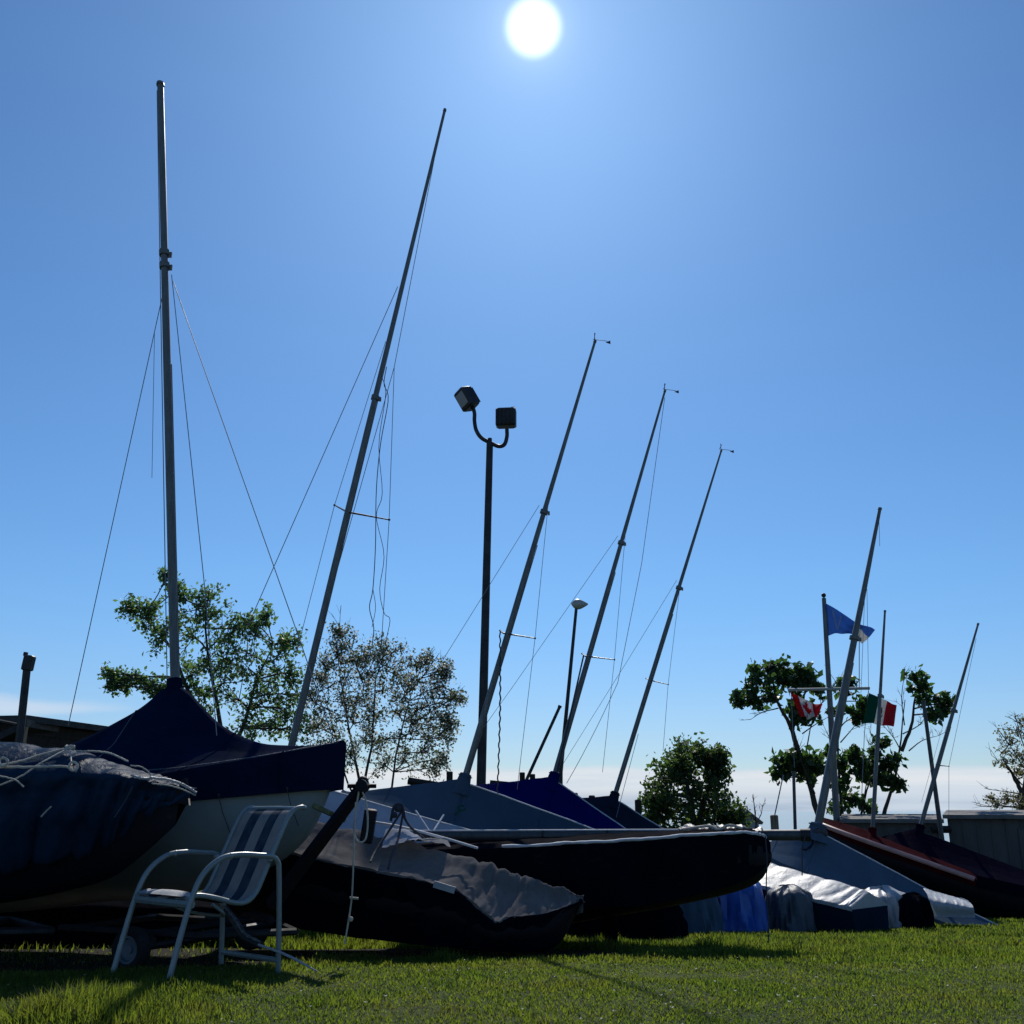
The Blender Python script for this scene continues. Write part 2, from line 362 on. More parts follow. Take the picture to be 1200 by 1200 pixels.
    me.materials.append(m); o = bpy.data.objects.new('grass', me); COL.objects.link(o); o['kind'] = 'stuff'; o['label'] = 'short green lawn grass with longer tufts'; o['category'] = 'grass'
    b = MB()
    for k in range(170):
        y = RNG.uniform(4, 9); x = RNG.uniform(-.5, .5)*y*1.05; z = ground(x, y)+RNG.uniform(.02, .04); r = RNG.uniform(.004, .009)
        for a in range(3):
            q = a*2.1+k; d = V(math.cos(q), math.sin(q), .5)*r; e = V(-math.sin(q), math.cos(q), 0)*r*.6
            b.add([V(x, y, z), V(x, y, z)+d+e, V(x, y, z)+d*1.5, V(x, y, z)+d-e], [(0, 1, 2, 3)])
    o = b.build('lawn_flowers', M['petal'], None, False); o['kind'] = 'stuff'; o['label'] = 'tiny pale flowers scattered over the lawn'; o['category'] = 'flowers'
build_grass()
def build_under_shade():
    m, T = newmat('under_boat_shade'); tc = T.n('ShaderNodeTexCoord').outputs['Object']
    n = T.noise(tc, 9, 8, .7); out(T, principled(T, T.mix(n, (.006, .005, .004), (.02, .016, .011)), .95, 0, .1, n, .8, .04).outputs[0])  # near-black sheet, paints the shade under the hulls onto the ground
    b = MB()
    for cx, cy, ax, ay, rot in UNDER_SHADE:
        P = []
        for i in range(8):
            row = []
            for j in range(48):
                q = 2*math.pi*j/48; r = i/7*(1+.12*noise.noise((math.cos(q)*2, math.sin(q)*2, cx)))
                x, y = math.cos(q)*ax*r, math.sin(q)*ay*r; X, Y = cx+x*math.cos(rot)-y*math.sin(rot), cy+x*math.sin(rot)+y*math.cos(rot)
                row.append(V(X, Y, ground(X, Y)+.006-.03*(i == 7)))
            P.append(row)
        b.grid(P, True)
    o = b.build('under_boat_shade', m, None, True, 180); o['kind'] = 'structure'
build_under_shade()
# ---------------------------------------------------------------- shared builders
def wirep(b, p, q, r=.004, sag=0., n=2, mi=0):
    p, q = Vector(p), Vector(q)
    pts = [p.lerp(q, i/(n-1))-V(0, 0, sag*4*(i/(n-1))*(1-i/(n-1))) for i in range(n)]
    b.tube(pts, r, 5, mi)
def stay(parent, p, q, r=.004, name='shroud', sag=0., mat='wire'):
    b = MB(); wirep(b, p, q, r, sag, 8 if sag else 2); return b.build(name, M[mat], parent)
def mast(parent, p, q, r0, r1, mat='alu', name='mast', fit=()):
    p, q = Vector(p), Vector(q); b = MB(); n = 16
    pts = [p.lerp(q, i/n) for i in range(n+1)]; rr = [r0 if i < 9 else r0+(r1-r0)*((i-8)/(n-8)) for i in range(n+1)]
    b.tube(pts, rr, 14, 0, True, .78)
    t = (q-p).normalized(); gr = V(0, -1, 0)
    b.tube([p+V(r0*.9, 0, 0), p.lerp(q, .55)+V(r0*.9, 0, 0)], .006, 5)
    b.tube([q-t*.005, q+t*.03], [r1*1.25, r1*1.15], 12, 0, True, .8)
    for f in fit:
        c = p.lerp(q, f); b.tube([c-t*.03, c+t*.03], r0*1.3, 12, 0, True, .85); b.box(c+V(r0*1.3, 0, -.02), (.03, .02, .06))
    return b.build(name, M[mat], parent)
def spreader(m, c, e1, e2=None, r=.010):
    b = MB(); b.tube([c, e1], [r*1.3, r*.8], 8)
    b.ball(Vector(e1), r*1.6, 5)
    if e2 is not None: b.tube([c, e2], [r*1.3, r*.8], 8); b.ball(Vector(e2), r*1.6, 5)
    return b.build('spreader', M['alu_dark'], m)
def vane(m, top):
    t = Vector(top); b = MB()
    b.tube([t, t+V(0, 0, .16)], .006, 6); b.tube([t+V(-.03, 0, .05), t+V(.20, 0, .02)], .005, 6)
    b.add([t+V(.17, 0, .0), t+V(.25, .004, .03), t+V(.25, .004, -.03), t+V(.17, .006, 0), t+V(.25, .012, .03), t+V(.25, .012, -.03)], [(0, 1, 2), (5, 4, 3)])
    b.tube([t+V(0, -.12, .1), t+V(0, .12, .1)], .005, 6)
    return b.build('wind_vane', M['black'], m)
def wheel(parent, c, axis, r, w):
    axis = Vector(axis).normalized(); a = axis.orthogonal().normalized(); e = axis.cross(a)
    def ring(profile, mat, name, par):
        P = []
        n = 28
        for k in range(n+1):
            q = 2*math.pi*k/n; d = a*math.cos(q)+e*math.sin(q)
            P.append([Vector(c)+d*rr+axis*off for rr, off in profile])
        b = MB(); b.grid(P); return b.build(name, M[mat], par)
    pr = [(r*.6, -w*.42), (r*.72, -w*.5), (r*.9, -w*.48), (r*.985, -w*.3), (r, 0), (r*.985, w*.3), (r*.9, w*.48), (r*.72, w*.5), (r*.6, w*.42)]
    t = ring(pr, 'tyre', 'tyre', parent)
    pr = [(.001, -w*.22), (r*.16, -w*.22), (r*.18, -w*.10), (r*.48, -w*.16), (r*.52, -w*.4), (r*.62, -w*.43), (r*.62, w*.43), (r*.52, w*.4), (r*.48, w*.16), (r*.18, w*.1), (r*.16, w*.22), (.001, w*.22)]
    ring(pr, 'rim', 'rim', t)
    return t
def trailer(label, c, d, z_frame, track, r, length, back, group='trailers under the boats', wheels=True):
    """c = axle centre on the ground, d = horizontal direction towards the tongue"""
    d = V(d[0], d[1], 0).normalized(); n = V(-d.y, d.x, 0); c = V(c[0], c[1], ground(c[0], c[1]))
    t = thing('boat_trailer', label, 'trailer', c, group); up = V(0, 0, 1)
    b = MB(); zf = up*z_frame
    tip = c+d*length; tip.z = ground(tip.x, tip.y)+z_frame*.9
    for s in (-1, 1):
        b.tube([c+n*s*track*.36-d*back+zf, c+n*s*track*.36+d*length*.45+zf, tip], .028, 6)
    b.tube([c-n*track*.5+up*r, c+n*track*.5+up*r], .028, 8)
    for f in (-.9, 0, .42): b.tube([c-n*track*.37+d*(back if f < 0 else length)*f+zf, c+n*track*.37+d*(back if f < 0 else length)*f+zf], .026, 6)
    for s in (-1, 1): b.tube([c+n*s*track*.36+up*r, c+n*s*track*.36+zf], .03, 6)
    b.build('frame', M['steel'], t)
    if wheels:
        for s in (-1, 1): wheel(t, c+n*s*(track*.5+.03)+up*r, n, r, .11)
    return t
# ---------------------------------------------------------------- navy covered keelboat at the left
def build_navy_boat():
    Y0 = 9.7; mx = at(205, 812, Y0).x; d = V(.911, -.41, 0); n = V(-d.y, d.x, 0)*-1   # n points to the near side
    O = V(mx, Y0, 0)
    def p(t, s, z): q = O+d*t+n*s; q.z = z; return q
    t = thing('covered_keelboat', 'white hulled boat under a navy canvas cover peaked around its tall mast', 'sailboat', V(mx, Y0, ground(mx, Y0)))
    # stations: t, half beam, gunwale z, skirt z, keel z, ridge z
    S = [(-3.6, .55, 1.02, .80, .10, 1.22), (-2.6, .74, 1.08, .87, .06, 1.42), (-1.4, .84, 1.16, .96, .14, 1.62), (-.5, .86, 1.22, 1.02, .25, 1.93), (-.1, .85, 1.25, 1.05, .28, 2.16),
         (.1, .84, 1.27, 1.06, .30, 2.14), (.55, .74, 1.33, 1.10, .36, 1.80), (1.0, .57, 1.41, 1.14, .47, 1.63), (1.4, .36, 1.49, 1.18, .60, 1.59), (1.7, .15, 1.56, 1.21, .80, 1.60), (1.84, .03, 1.60, 1.22, 1.02, 1.625)]
    secs = []
    for (u, hb, g, sk, k, r) in S:
        dep = g-k; fl = 1-.10*(u > 1)
        secs.append([p(u, hb, g-.02), p(u-.02, hb*.98*fl, g-dep*.3), p(u-.06, hb*.86*fl, g-dep*.62), p(u-.12, hb*.48*fl, g-dep*.88), p(u-.16, 0, k),
                     p(u-.12, -hb*.48, g-dep*.88), p(u-.06, -hb*.86, g-dep*.62), p(u-.02, -hb*.98, g-dep*.3), p(u, -hb, g-.02)])
    P = surf(secs, 60, 33); b = MB(); b.grid(P); b.add(P[0], [tuple(range(len(P[0])))]); b.add(P[-1], [tuple(range(len(P[0])-1, -1, -1))])
    b.build('hull', M['hullwhite'], t, True, 50)
    secs = []
    for (u, hb, g, sk, k, r) in S:
        h = hb+.015; sag = .05*min(1, hb)*(r-g)
        e = .05 if u > 1.8 else 0
        half = [(h*.985, sk), (h*1.01, (sk+g)/2), (h*1.005, g), (h*.62, g+(r-g)*.30-sag), (h*.3, g+(r-g)*.60-sag), (.03, r-.006), (0, r)]
        secs.append([p(u+e, s, z) for s, z in half]+[p(u+e, -s, z) for s, z in half[-2::-1]])
    P = surf(secs, 110, 61, False, .006, 9, 2.5, 3.3, .002); b = MB(); b.grid(P); b.add(P[-1], [tuple(range(len(P[0])-1, -1, -1))])
    cov = b.build('cover', M['navy'], t, True, 35)
    b = MB(); b.tube([P[i][12] for i in range(40, 108, 2)], .007, 6); b.build('pale_line', M['tarp_grey'], cov)  # paler tube along the crease where the cover turns
    for i_ in (14, 34, 70, 90):
        b = MB(); b.tube([P[i_][j]+V(0, -.003, .003) for j in range(1, 31)], .005, 4); b.build('seam', M['tarp_grey'] if i_ == 34 else M['navy'], cov)
    for i_ in (46, 62, 78, 92):
        q = P[i_][1]; b = MB(); b.ball(q+n*.004, .012, 4); b.tube([q+n*.006, q+n*(-.01)+V(.03, 0, -.13), q-n*.10+V(.05, 0, -.30)], .0035, 5); b.build('tie_line', M['rope_dark'], cov)
    foot = p(0, 0, 2.1); top = at(188, 100, Y0); ft = at(205, 812, Y0); ax = (top-ft)
    mb_ = mast(t, ft-ax*.12, top, .050, .044, 'alu', fit=(.70, .72))
    b = MB(); tt = ax.normalized(); b.tube([ft-tt*.16, ft-tt*.05, ft+tt*.10, ft+tt*.13, ft+tt*.14], [.14, .082, .070, .072, .055], 14); b.build('mast_collar', M['navy'], cov)
    hd = at(197, 316, Y0)
    stay(t, hd, at(80, 850, Y0+.4), .0045); stay(t, at(184, 106, Y0), at(196, 812, Y0), .005, 'halyard', 0)
    stay(t, at(181, 390, Y0-.02), at(178, 560, Y0-.02), .003, 'halyard')
    stay(t, at(201, 322, Y0), at(240, 690, 9.3), .0045); stay(t, at(203, 330, Y0), at(352, 752, 9.15), .0045, 'forestay')
    stay(t, at(240, 690, 9.3), at(254, 862, 9.3), .0045)
    stay(t, at(352, 752, 9.15), at(394, 876, 9.1), .0045, 'forestay')
    # trailer under it, with winch post at the bow
    c = V(-2.63, 9.17, 0); tr = trailer('steel trailer with black winch post under the white hulled boat', (c.x, c.y), d, .26, 1.40, .165, 1.0, 1.0)
    foot = at(318, 1062, 8.75); tp = at(425, 921, 8.62); mid = foot.lerp(tp, .45)
    b = MB(); b.tube([foot, mid, tp], [.062, .058, .052], 4); b.tube([foot+V(0, 0, -.1), V(foot.x-.2, foot.y+.25, ground(foot.x, foot.y)+.33)], .035, 6)
    w = b.build('winch_post', M['hulldark'], tr)
    b = MB(); b.tube([at(407, 921, 8.62), at(441, 921, 8.66)], [.018, .018], 8); b.ball(tp+V(0, 0, .03), .05, 6); b.tube([tp-V(.0, .09, 0), tp+V(0, .09, 0)], .05, 12); b.build('winch_handle', M['hulldark'], w)
    b = MB(); b.tube([at(367, 944, 8.8), at(404, 961, 8.7)], .022, 6); b.build('bow_stop', M['olive'], w)
    b = MB(); b.bbox(at(432, 968, 8.7), (.1, .08, .27), Matrix.Rotation(.12, 3, 'Y'), .012); b.build('winch', M['hulldark'], w)
    b = MB(); pts = [at(x, y, 8.58) for x, y in ((421, 925), (417, 950), (415, 975), (420, 986), (428, 984), (431, 965), (429, 940), (424, 926))]; b.tube(catmull(pts, 30), .008, 6); b.build('rope_coil', M['rope'], w)
    pts = catmull([at(417, 940, 8.56), at(415, 985, 8.56), at(413, 1040, 8.56), at(411, 1062, 8.58), at(404, 1106, 8.6)], 24)
    b = MB(); b.tube(pts, .0075, 6); b.tube([at(410, 1052, 8.57), at(420, 1053, 8.57)], .01, 6); b.ball(at(411, 1077, 8.57), .02, 5); b.build('hanging_rope', M['rope'], w)
    # tongue lying towards the chair, with its chain
    b = MB(); q0 = at(296, 1098, 7.9); q0.z = ground(q0.x, q0.y)+.10; q1 = at(345, 1110, 8.0); q1.z = ground(q1.x, q1.y)+.07
    pts = catmull([at(264, 1066, 8.3), at(275, 1080, 8.15), at(287, 1098, 8.0), at(306, 1108, 7.9)], 16); b.tube(pts, .03, 8); b.build('tongue', M['black'], tr)
    b = MB()
    for i in range(len(pts)-1):
        c_ = (pts[i]+pts[i+1])/2+V(.0, -.04, .03); tq = (pts[i+1]-pts[i]).normalized()
        b.tube([c_-tq*.016, c_+tq*.016], .010 if i % 2 else .006, 6)
    b.build('chain', M['rim'], tr)
    b = MB(); e0 = at(303, 1107, 7.85); e1 = at(372, 1127, 7.6); e1.z = ground(e1.x, e1.y)+.035
    b.tube(catmull([e0, e0.lerp(e1, .5)+V(0, 0, .015), e1], 8), [.009]*6+[.007, .005], 7)
    tag(b.build('white_pole', M['tarp_white'], None), 'thin white pole lying in the grass behind the chair', 'pole')
build_navy_boat()
# ---------------------------------------------------------------- tarp covered boat at far left
def build_tarp_boat():
    Y0 = 8.25; t = thing('tarp_covered_dinghy', 'small boat wrapped in a glossy blue black tarp lashed with white ropes', 'boat', V(-4.2, Y0, ground(-4.2, Y0)))
    # px of bow tip 228 -> x
    xb = at(229, 928, Y0-.05).x
    def p(x, s, z): return V(x, Y0-s, z)
    # x, half beam, rim z, top z, bottom z
    S = [(-6.6, .55, 1.25, 1.62, .50), (-5.6, .60, 1.28, 1.64, .46), (-4.9, .62, 1.29, 1.63, .44), (-4.3, .62, 1.30, 1.62, .46), (-3.7, .58, 1.31, 1.55, .52), (-3.25, .48, 1.32, 1.46, .60), (-2.9, .36, 1.30, 1.36, .70), (-2.68, .19, 1.26, 1.29, .86), (xb, .03, 1.21, 1.23, 1.08)]
    secs = []
    for x, hb, g, r, k in S:
        secs.append([p(x-.10, -hb*.6, k+.1), p(x, -hb, g), p(x, -hb*.5, g+(r-g)*.8), p(x, 0, r), p(x, hb*.55, g+(r-g)*.72), p(x, hb, g), p(x-.02, hb*1.03, g-(g-k)*.22), p(x-.07, hb*.95, g-(g-k)*.55), p(x-.14, hb*.62, k+.06), p(x-.2, hb*.2, k-.02)])
    P = surf(secs, 200, 120, True, .075, 12, 2.2, 5.7, .028, lambda v: .28 if v < .55 else min(1, .28+(v-.55)*7))
    # scalloped bottom edge
    b = MB(); b.grid(P); cov = b.build('tarp', M['tarp_navy'], t, True, 60)
    P0 = surf([[p(x-.05, -hb*.7, g-.12), p(x-.1, -hb*.6, k+.22), p(x-.15, 0, k-.14), p(x-.1, hb*.6, k+.22), p(x-.05, hb*.7, g-.12)] for x, hb, g, r, k in S], 40, 21)
    b = MB(); b.grid(P0); b.add(P0[-1], [tuple(range(20, -1, -1))]); b.build('hull', M['hulldark'], t)
    # ropes
    def onY(px, py, s): return at(px, py, Y0-s)
    def rope(pts, r=.009, name='lashing', mat='rope'):
        b = MB(); q = catmull(pts, 40); q = [v+V(0, 0, .004*noise.noise((i*.9, 1.3, 2))) for i, v in enumerate(q)]; b.tube(q, r*.72, 7); return b.build(name, M[mat], t)
    kn = at(82, 876, Y0-.22)
    rope([at(-30, 902, Y0-.52), at(20, 893, Y0-.46), at(50, 884, Y0-.34), kn], .012)
    rope([at(-30, 931, Y0-.68), at(20, 912, Y0-.66), at(50, 893, Y0-.5), kn], .009)
    rope([at(-30, 900, Y0-.64), at(5, 899, Y0-.66), at(40, 899, Y0-.67), at(70, 898, Y0-.66), at(85, 900, Y0-.65)], .013, 'edge_rope')
    rope([kn, at(83, 886, Y0-.4), at(84, 897, Y0-.62)], .007)
    for cx, cy in ((86, 898), (4, 893)):
        b = MB(); b.tube(catmull([at(cx+5*math.cos(a), cy+5*math.sin(a), Y0-.68) for a in np.linspace(0, 6.2, 14)], 24), .009, 7); b.build('rope_loop', M['rope'], t)
    b = MB(); b.tube(catmull([kn+V(.03*math.cos(a*2), .02*math.sin(a*2), .012*math.sin(a*3.1)) for a in np.linspace(0, 6.2, 20)], 60), .010, 6); b.build('knot', M['rope'], t)
    rope([at(90, 880, Y0-.2), at(125, 882, Y0-.3), at(150, 892, Y0-.42)], .010, 'edge_rope')
    rope([at(-20, 906, Y0-.7), at(15, 913, Y0-.7), at(28, 922, Y0-.7)], .008)
    rope([at(153, 897, Y0-.42), at(166, 899, Y0-.35), at(176, 907, Y0-.3), at(178, 914, Y0-.3)], .007, 'bow_loop')
    rope([at(154, 908, Y0-.40), at(165, 912, Y0-.40), at(176, 912, Y0-.35)], .013, 'bow_rim', 'tarp_white')  # white tone paints in the sunlit bow rim, here and next line
    rope([at(176, 911, Y0-.36), at(198, 914, Y0-.26), at(215, 920, Y0-.14), at(230, 929, Y0-.05)], .014, 'bow_rim', 'tarp_white')
    rope([at(178, 918, Y0-.42), at(200, 921, Y0-.3), at(218, 927, Y0-.16), at(229, 932, Y0-.06)], .008, 'bow_rim')
    rope([at(155, 922, Y0-.47), at(147, 938, Y0-.5), at(134, 958, Y0-.56)], .006, 'lashing', 'rope_dark')
    rope([at(48, 957, Y0-.68), at(60, 945, Y0-.7)], .008)
    trailer('low trailer with dark tyres under the tarp wrapped boat', (-4.35, Y0), (1, 0), .30, 1.15, .2, .9, 1.4)
build_tarp_boat()
# ---------------------------------------------------------------- patio chair
def build_chair():
    yaw = .852; X, Y = -2.216, 7.179; z0 = 0; a = V(math.cos(yaw), math.sin(yaw), 0); l = V(-math.sin(yaw), math.cos(yaw), 0)
    t = thing('patio_chair', 'striped sling patio chair with pale tube frame standing on the grass', 'chair', V(X+.1, Y+.6, ground(X+.1, Y+.6)))
    Wd, L = .70, .86
    def p(x, y, z): return V(X, Y, z0)+a*x+l*y+V(0, 0, z+(ground(X, Y)-0)*.0)
    prof = [(.11, .485), (.20, .50), (.34, .475), (.50, .435), (.60, .44), (.67, .50), (.72, .60), (.80, .78), (.89, .97), (.95, 1.05), (1.02, 1.075), (1.06, 1.068)]
    R = .0195
    for y, s in ((0, 0), (Wd, 1)):
        b = MB()
        pts = catmull([p(0, y, -.03), p(.055, y, .22), p(.125, y, .49), p(.20, y, .64), p(.33, y, .735), p(.48, y, .755), p(.64, y, .745), p(.745, y, .735), p(.80, y, .70), p(.82, y, .62), p(.845, y, .3), p(.865, y, -.05)], 60)
        b.tube(pts, R, 10)
        b.ball(p(.40, y, .747), R*1.25, 5)
        b.build('arm_and_leg', M['chair'], t)
        b = MB(); y2 = y+(.045 if s == 0 else -.045)
        b.tube(catmull([p(x, y2, z) for x, z in prof], 50), R*.92, 10); b.tube([p(.12, y, .47), p(.13, y2, .488)], R, 8); b.tube([p(.74, y, .72), p(.765, y2, .70)], R, 8)
        b.build('seat_rail', M['chair'], t)
    b = MB(); b.tube([p(.125, 0, .45), p(.125, Wd, .45)], R*1.5, 8); b.build('front_bar', M['chair'], t)
    b = MB(); b.tube([p(.862, 0, .035), p(.862, Wd, .035)], R, 8); b.build('rear_bar', M['chair'], t)
    b = MB(); b.tube(catmull([p(.30, .02, .44), p(.45, .1, .36), p(.5, Wd/2, .34), p(.45, Wd-.1, .36), p(.3, Wd-.02, .44)], 20), R*.6, 8); b.build('under_brace', M['chair'], t)
    b = MB(); b.tube(catmull([p(.98, .05, 1.066), p(1.0, Wd/2, 1.07), p(.98, Wd-.05, 1.066)], 6), R*.8, 8); b.build('top_bar', M['chair'], t)
    m, T = newmat('striped_sling'); uv = T.n('ShaderNodeUVMap').outputs[0]; sx = T.n('ShaderNodeSeparateXYZ'); T.put(uv, sx.inputs[0])
    w = T.m('FRACT', T.m('MULTIPLY', T.m('ADD', sx.outputs[0], -.0), 2.5)); st = T.m('GREATER_THAN', w, .52)
    tc = T.n('ShaderNodeTexCoord').outputs['Object']; nz = T.noise(tc, 9, 5)
    col = T.mix(st, (.29, .27, .255), (.010, .032, .06)); col = T.mix(T.ramp(nz, .35, .75, 0, .4), col, (.10, .12, .14))
    bs = principled(T, col, .7, 0, .25, T.noise(tc, 350, 2), .3, .003); tr = T.n('ShaderNodeBsdfTranslucent'); T.put(col, tr.inputs[0])
    x = T.n('ShaderNodeMixShader'); x.inputs[0].default_value = .22; T.put(bs.outputs[0], x.inputs[1]); T.put(tr.outputs[0], x.inputs[2]); out(T, x.outputs[0])
    pts = catmull([V(x, 0, z) for x, z in prof], 60); P = []; ny = 17
    for q in pts:
        P.append([p(q.x, .055+(Wd-.11)*j/(ny-1), q.z-.012*math.sin(math.pi*j/(ny-1))) for j in range(ny)])
    b = MB(); b.grid(P); o = b.build('sling', m, t)
    u = o.data.uv_layers.new(name='UVMap')
    for lp in o.data.loops:
        k = lp.vertex_index; u.data[lp.index].uv = ((k % ny)/(ny-1), (k//ny)/(len(P)-1))
    so_ = o.modifiers.new('thickness', 'SOLIDIFY'); so_.thickness = .003
    # the cushioned front hump of the seat
    S = []
    for i in range(9):
        x = .10+.035*i; h = [0, .014, .022, .024, .02, .016, .011, .006, .0][i]
        S.append([p(x, .09+(Wd-.18)*j/12, (.497 if i < 5 else .497-.006*(i-4))+h*(1-(abs(j-7.5)/8)**2)) for j in range(13)])
    b = MB(); b.grid(surf(S, 24, 24)); c = b.build('seat_pad', M['tarp_white'], t)
build_chair()
# ---------------------------------------------------------------- grey canvas dinghy in the middle
def build_grey_dinghy():
    t = thing('covered_dinghy', 'low dinghy under a wrinkled grey canvas cover sloping down towards its bow', 'sailboat', V(-.8, 10, ground(-.8, 10)), 'covered dinghies in the boat park')
    A = at(322, 960, 10.55); B = at(684, 1043, 9.72); A.z = 1.0; B.z = .31
    d = (B-A); L = d.length; d.normalize(); n = V(-d.y, d.x, 0).normalized()*-1    # near side
    if n.y > 0: n = -n
    def p(u, s, z): q = A.lerp(B, u)+n*s; q.z = z; return q
    # u, half beam near, ridge z, near gunwale z, bottom z
    S = [(-.08, .50, .98, .76, .06), (0.02, .58, .98, .74, .03), (.15, .64, .95, .70, .0), (.30, .68, .87, .62, -.04), (.45, .70, .78, .545, -.08), (.58, .68, .70, .48, -.11), (.68, .64, .63, .40, -.13), (.745, .60, .57, .25, -.15), (.79, .55, .53, .15, -.16), (.83, .50, .50, .19, -.16), (.90, .37, .44, .20, -.15), (.955, .20, .385, .245, -.05), (1., .02, .32, .30, .24)]
    secs = []
    for u, hb, r, g, k in S:
        pinch = 0
        secs.append([p(u, -hb, g-.12), p(u, -hb, g+.02), p(u, -hb*.5, (r+g)/2+.01), p(u, 0, r), p(u, hb*.35, r-(r-g)*.42-.01), p(u, hb*.7, r-(r-g)*.80), p(u, hb, g), p(u, hb*1.01, g-.03)])
    P = surf(secs, 220, 110, True, .030, 13, 1.9, 2.2, .012)
    b = MB(); b.grid(P); cov = b.build('cover', M['grey_canvas'], t, True, 60)
    # loose skirt hanging down on the near side, dark hull behind
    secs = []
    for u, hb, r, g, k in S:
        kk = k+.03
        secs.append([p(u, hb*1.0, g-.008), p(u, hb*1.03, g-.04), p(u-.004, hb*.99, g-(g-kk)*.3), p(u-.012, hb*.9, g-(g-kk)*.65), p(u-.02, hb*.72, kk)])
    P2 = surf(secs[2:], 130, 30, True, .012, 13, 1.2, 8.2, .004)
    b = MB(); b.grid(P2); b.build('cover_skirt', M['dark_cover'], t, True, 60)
    secs = [[p(u, -hb*.97, g-.02), p(u-.01, -hb*.9, g-(g-k)*.6), p(u-.02, 0, k), p(u-.01, hb*.86, g-(g-k)*.6), p(u, hb*.96, g-.03)] for u, hb, r, g, k in S]
    P3 = surf(secs, 50, 25); b = MB(); b.grid(P3); b.add(P3[0], [tuple(range(25))]); b.build('hull', M['hulldark'], t)
    b = MB(); b.tube([P[i][34] for i in range(60, 186, 3)], .012, 7); b.build('boom_edge', M['grey_canvas'], cov)
    q0 = p(.625, .66, .435); q1 = p(.675, .64, .40); b = MB(); b.box((q0+q1)/2+n*.02, (.19, .02, .055), Matrix.Rotation(.28, 3, 'Y')); b.build('toe_rail_fitting', M['hullgrey'], t)
    # lashings over the cover with a tied bundle
    b = MB()
    for pts in (((470, 952, 9.95), (455, 975, 9.75), (440, 998, 9.55), (434, 1010, 9.4)), ((472, 955, 9.95), (466, 985, 9.7), (459, 1003, 9.5), (455, 1018, 9.35)), ((470, 950, 9.98), (480, 968, 9.98), (500, 985, 10.0))):
        b = MB(); b.tube(catmull([at(*q) for q in pts], 14), .011, 7); b.build('lashing', M['rope_dark'], t)
    b = MB(); b.ball(at(467, 948, 9.95), .04, 6, 0, (1, 1, .8)); b.ball(at(462, 955, 9.9), .03, 6); b.tube(catmull([at(458, 962, 9.9), at(462, 945, 9.95), at(471, 944, 9.95), at(474, 957, 9.9)], 12), .014, 6)
    b.build('knot', M['rope_dark'], t)
    b = MB(); pts = [at(505, 975, 10.05), at(530, 978, 10.2)]
    b.grid(surf([[at(448+i*12, 992-i*2+abs(i-3)*1.5, 9.75+.03*i), at(452+i*12, 975+2*i-4*math.sin(i*1.1), 10.05), at(456+i*12, 978+2.5*i, 10.3)] for i in range(7)], 40, 16, True, .02, 5, 2, 1.1, .01))
    o = b.build('folded_sailcloth', M['tent_white'], t, True, 60)
    b = MB()
    b.tube(catmull([at(430, 962, 10.0), at(470, 969, 10.0), at(520, 982, 9.98), at(560, 994, 9.95)], 30), .012, 7); b.build('spar_edge', M['pale_line'], t)
    
build_grey_dinghy()
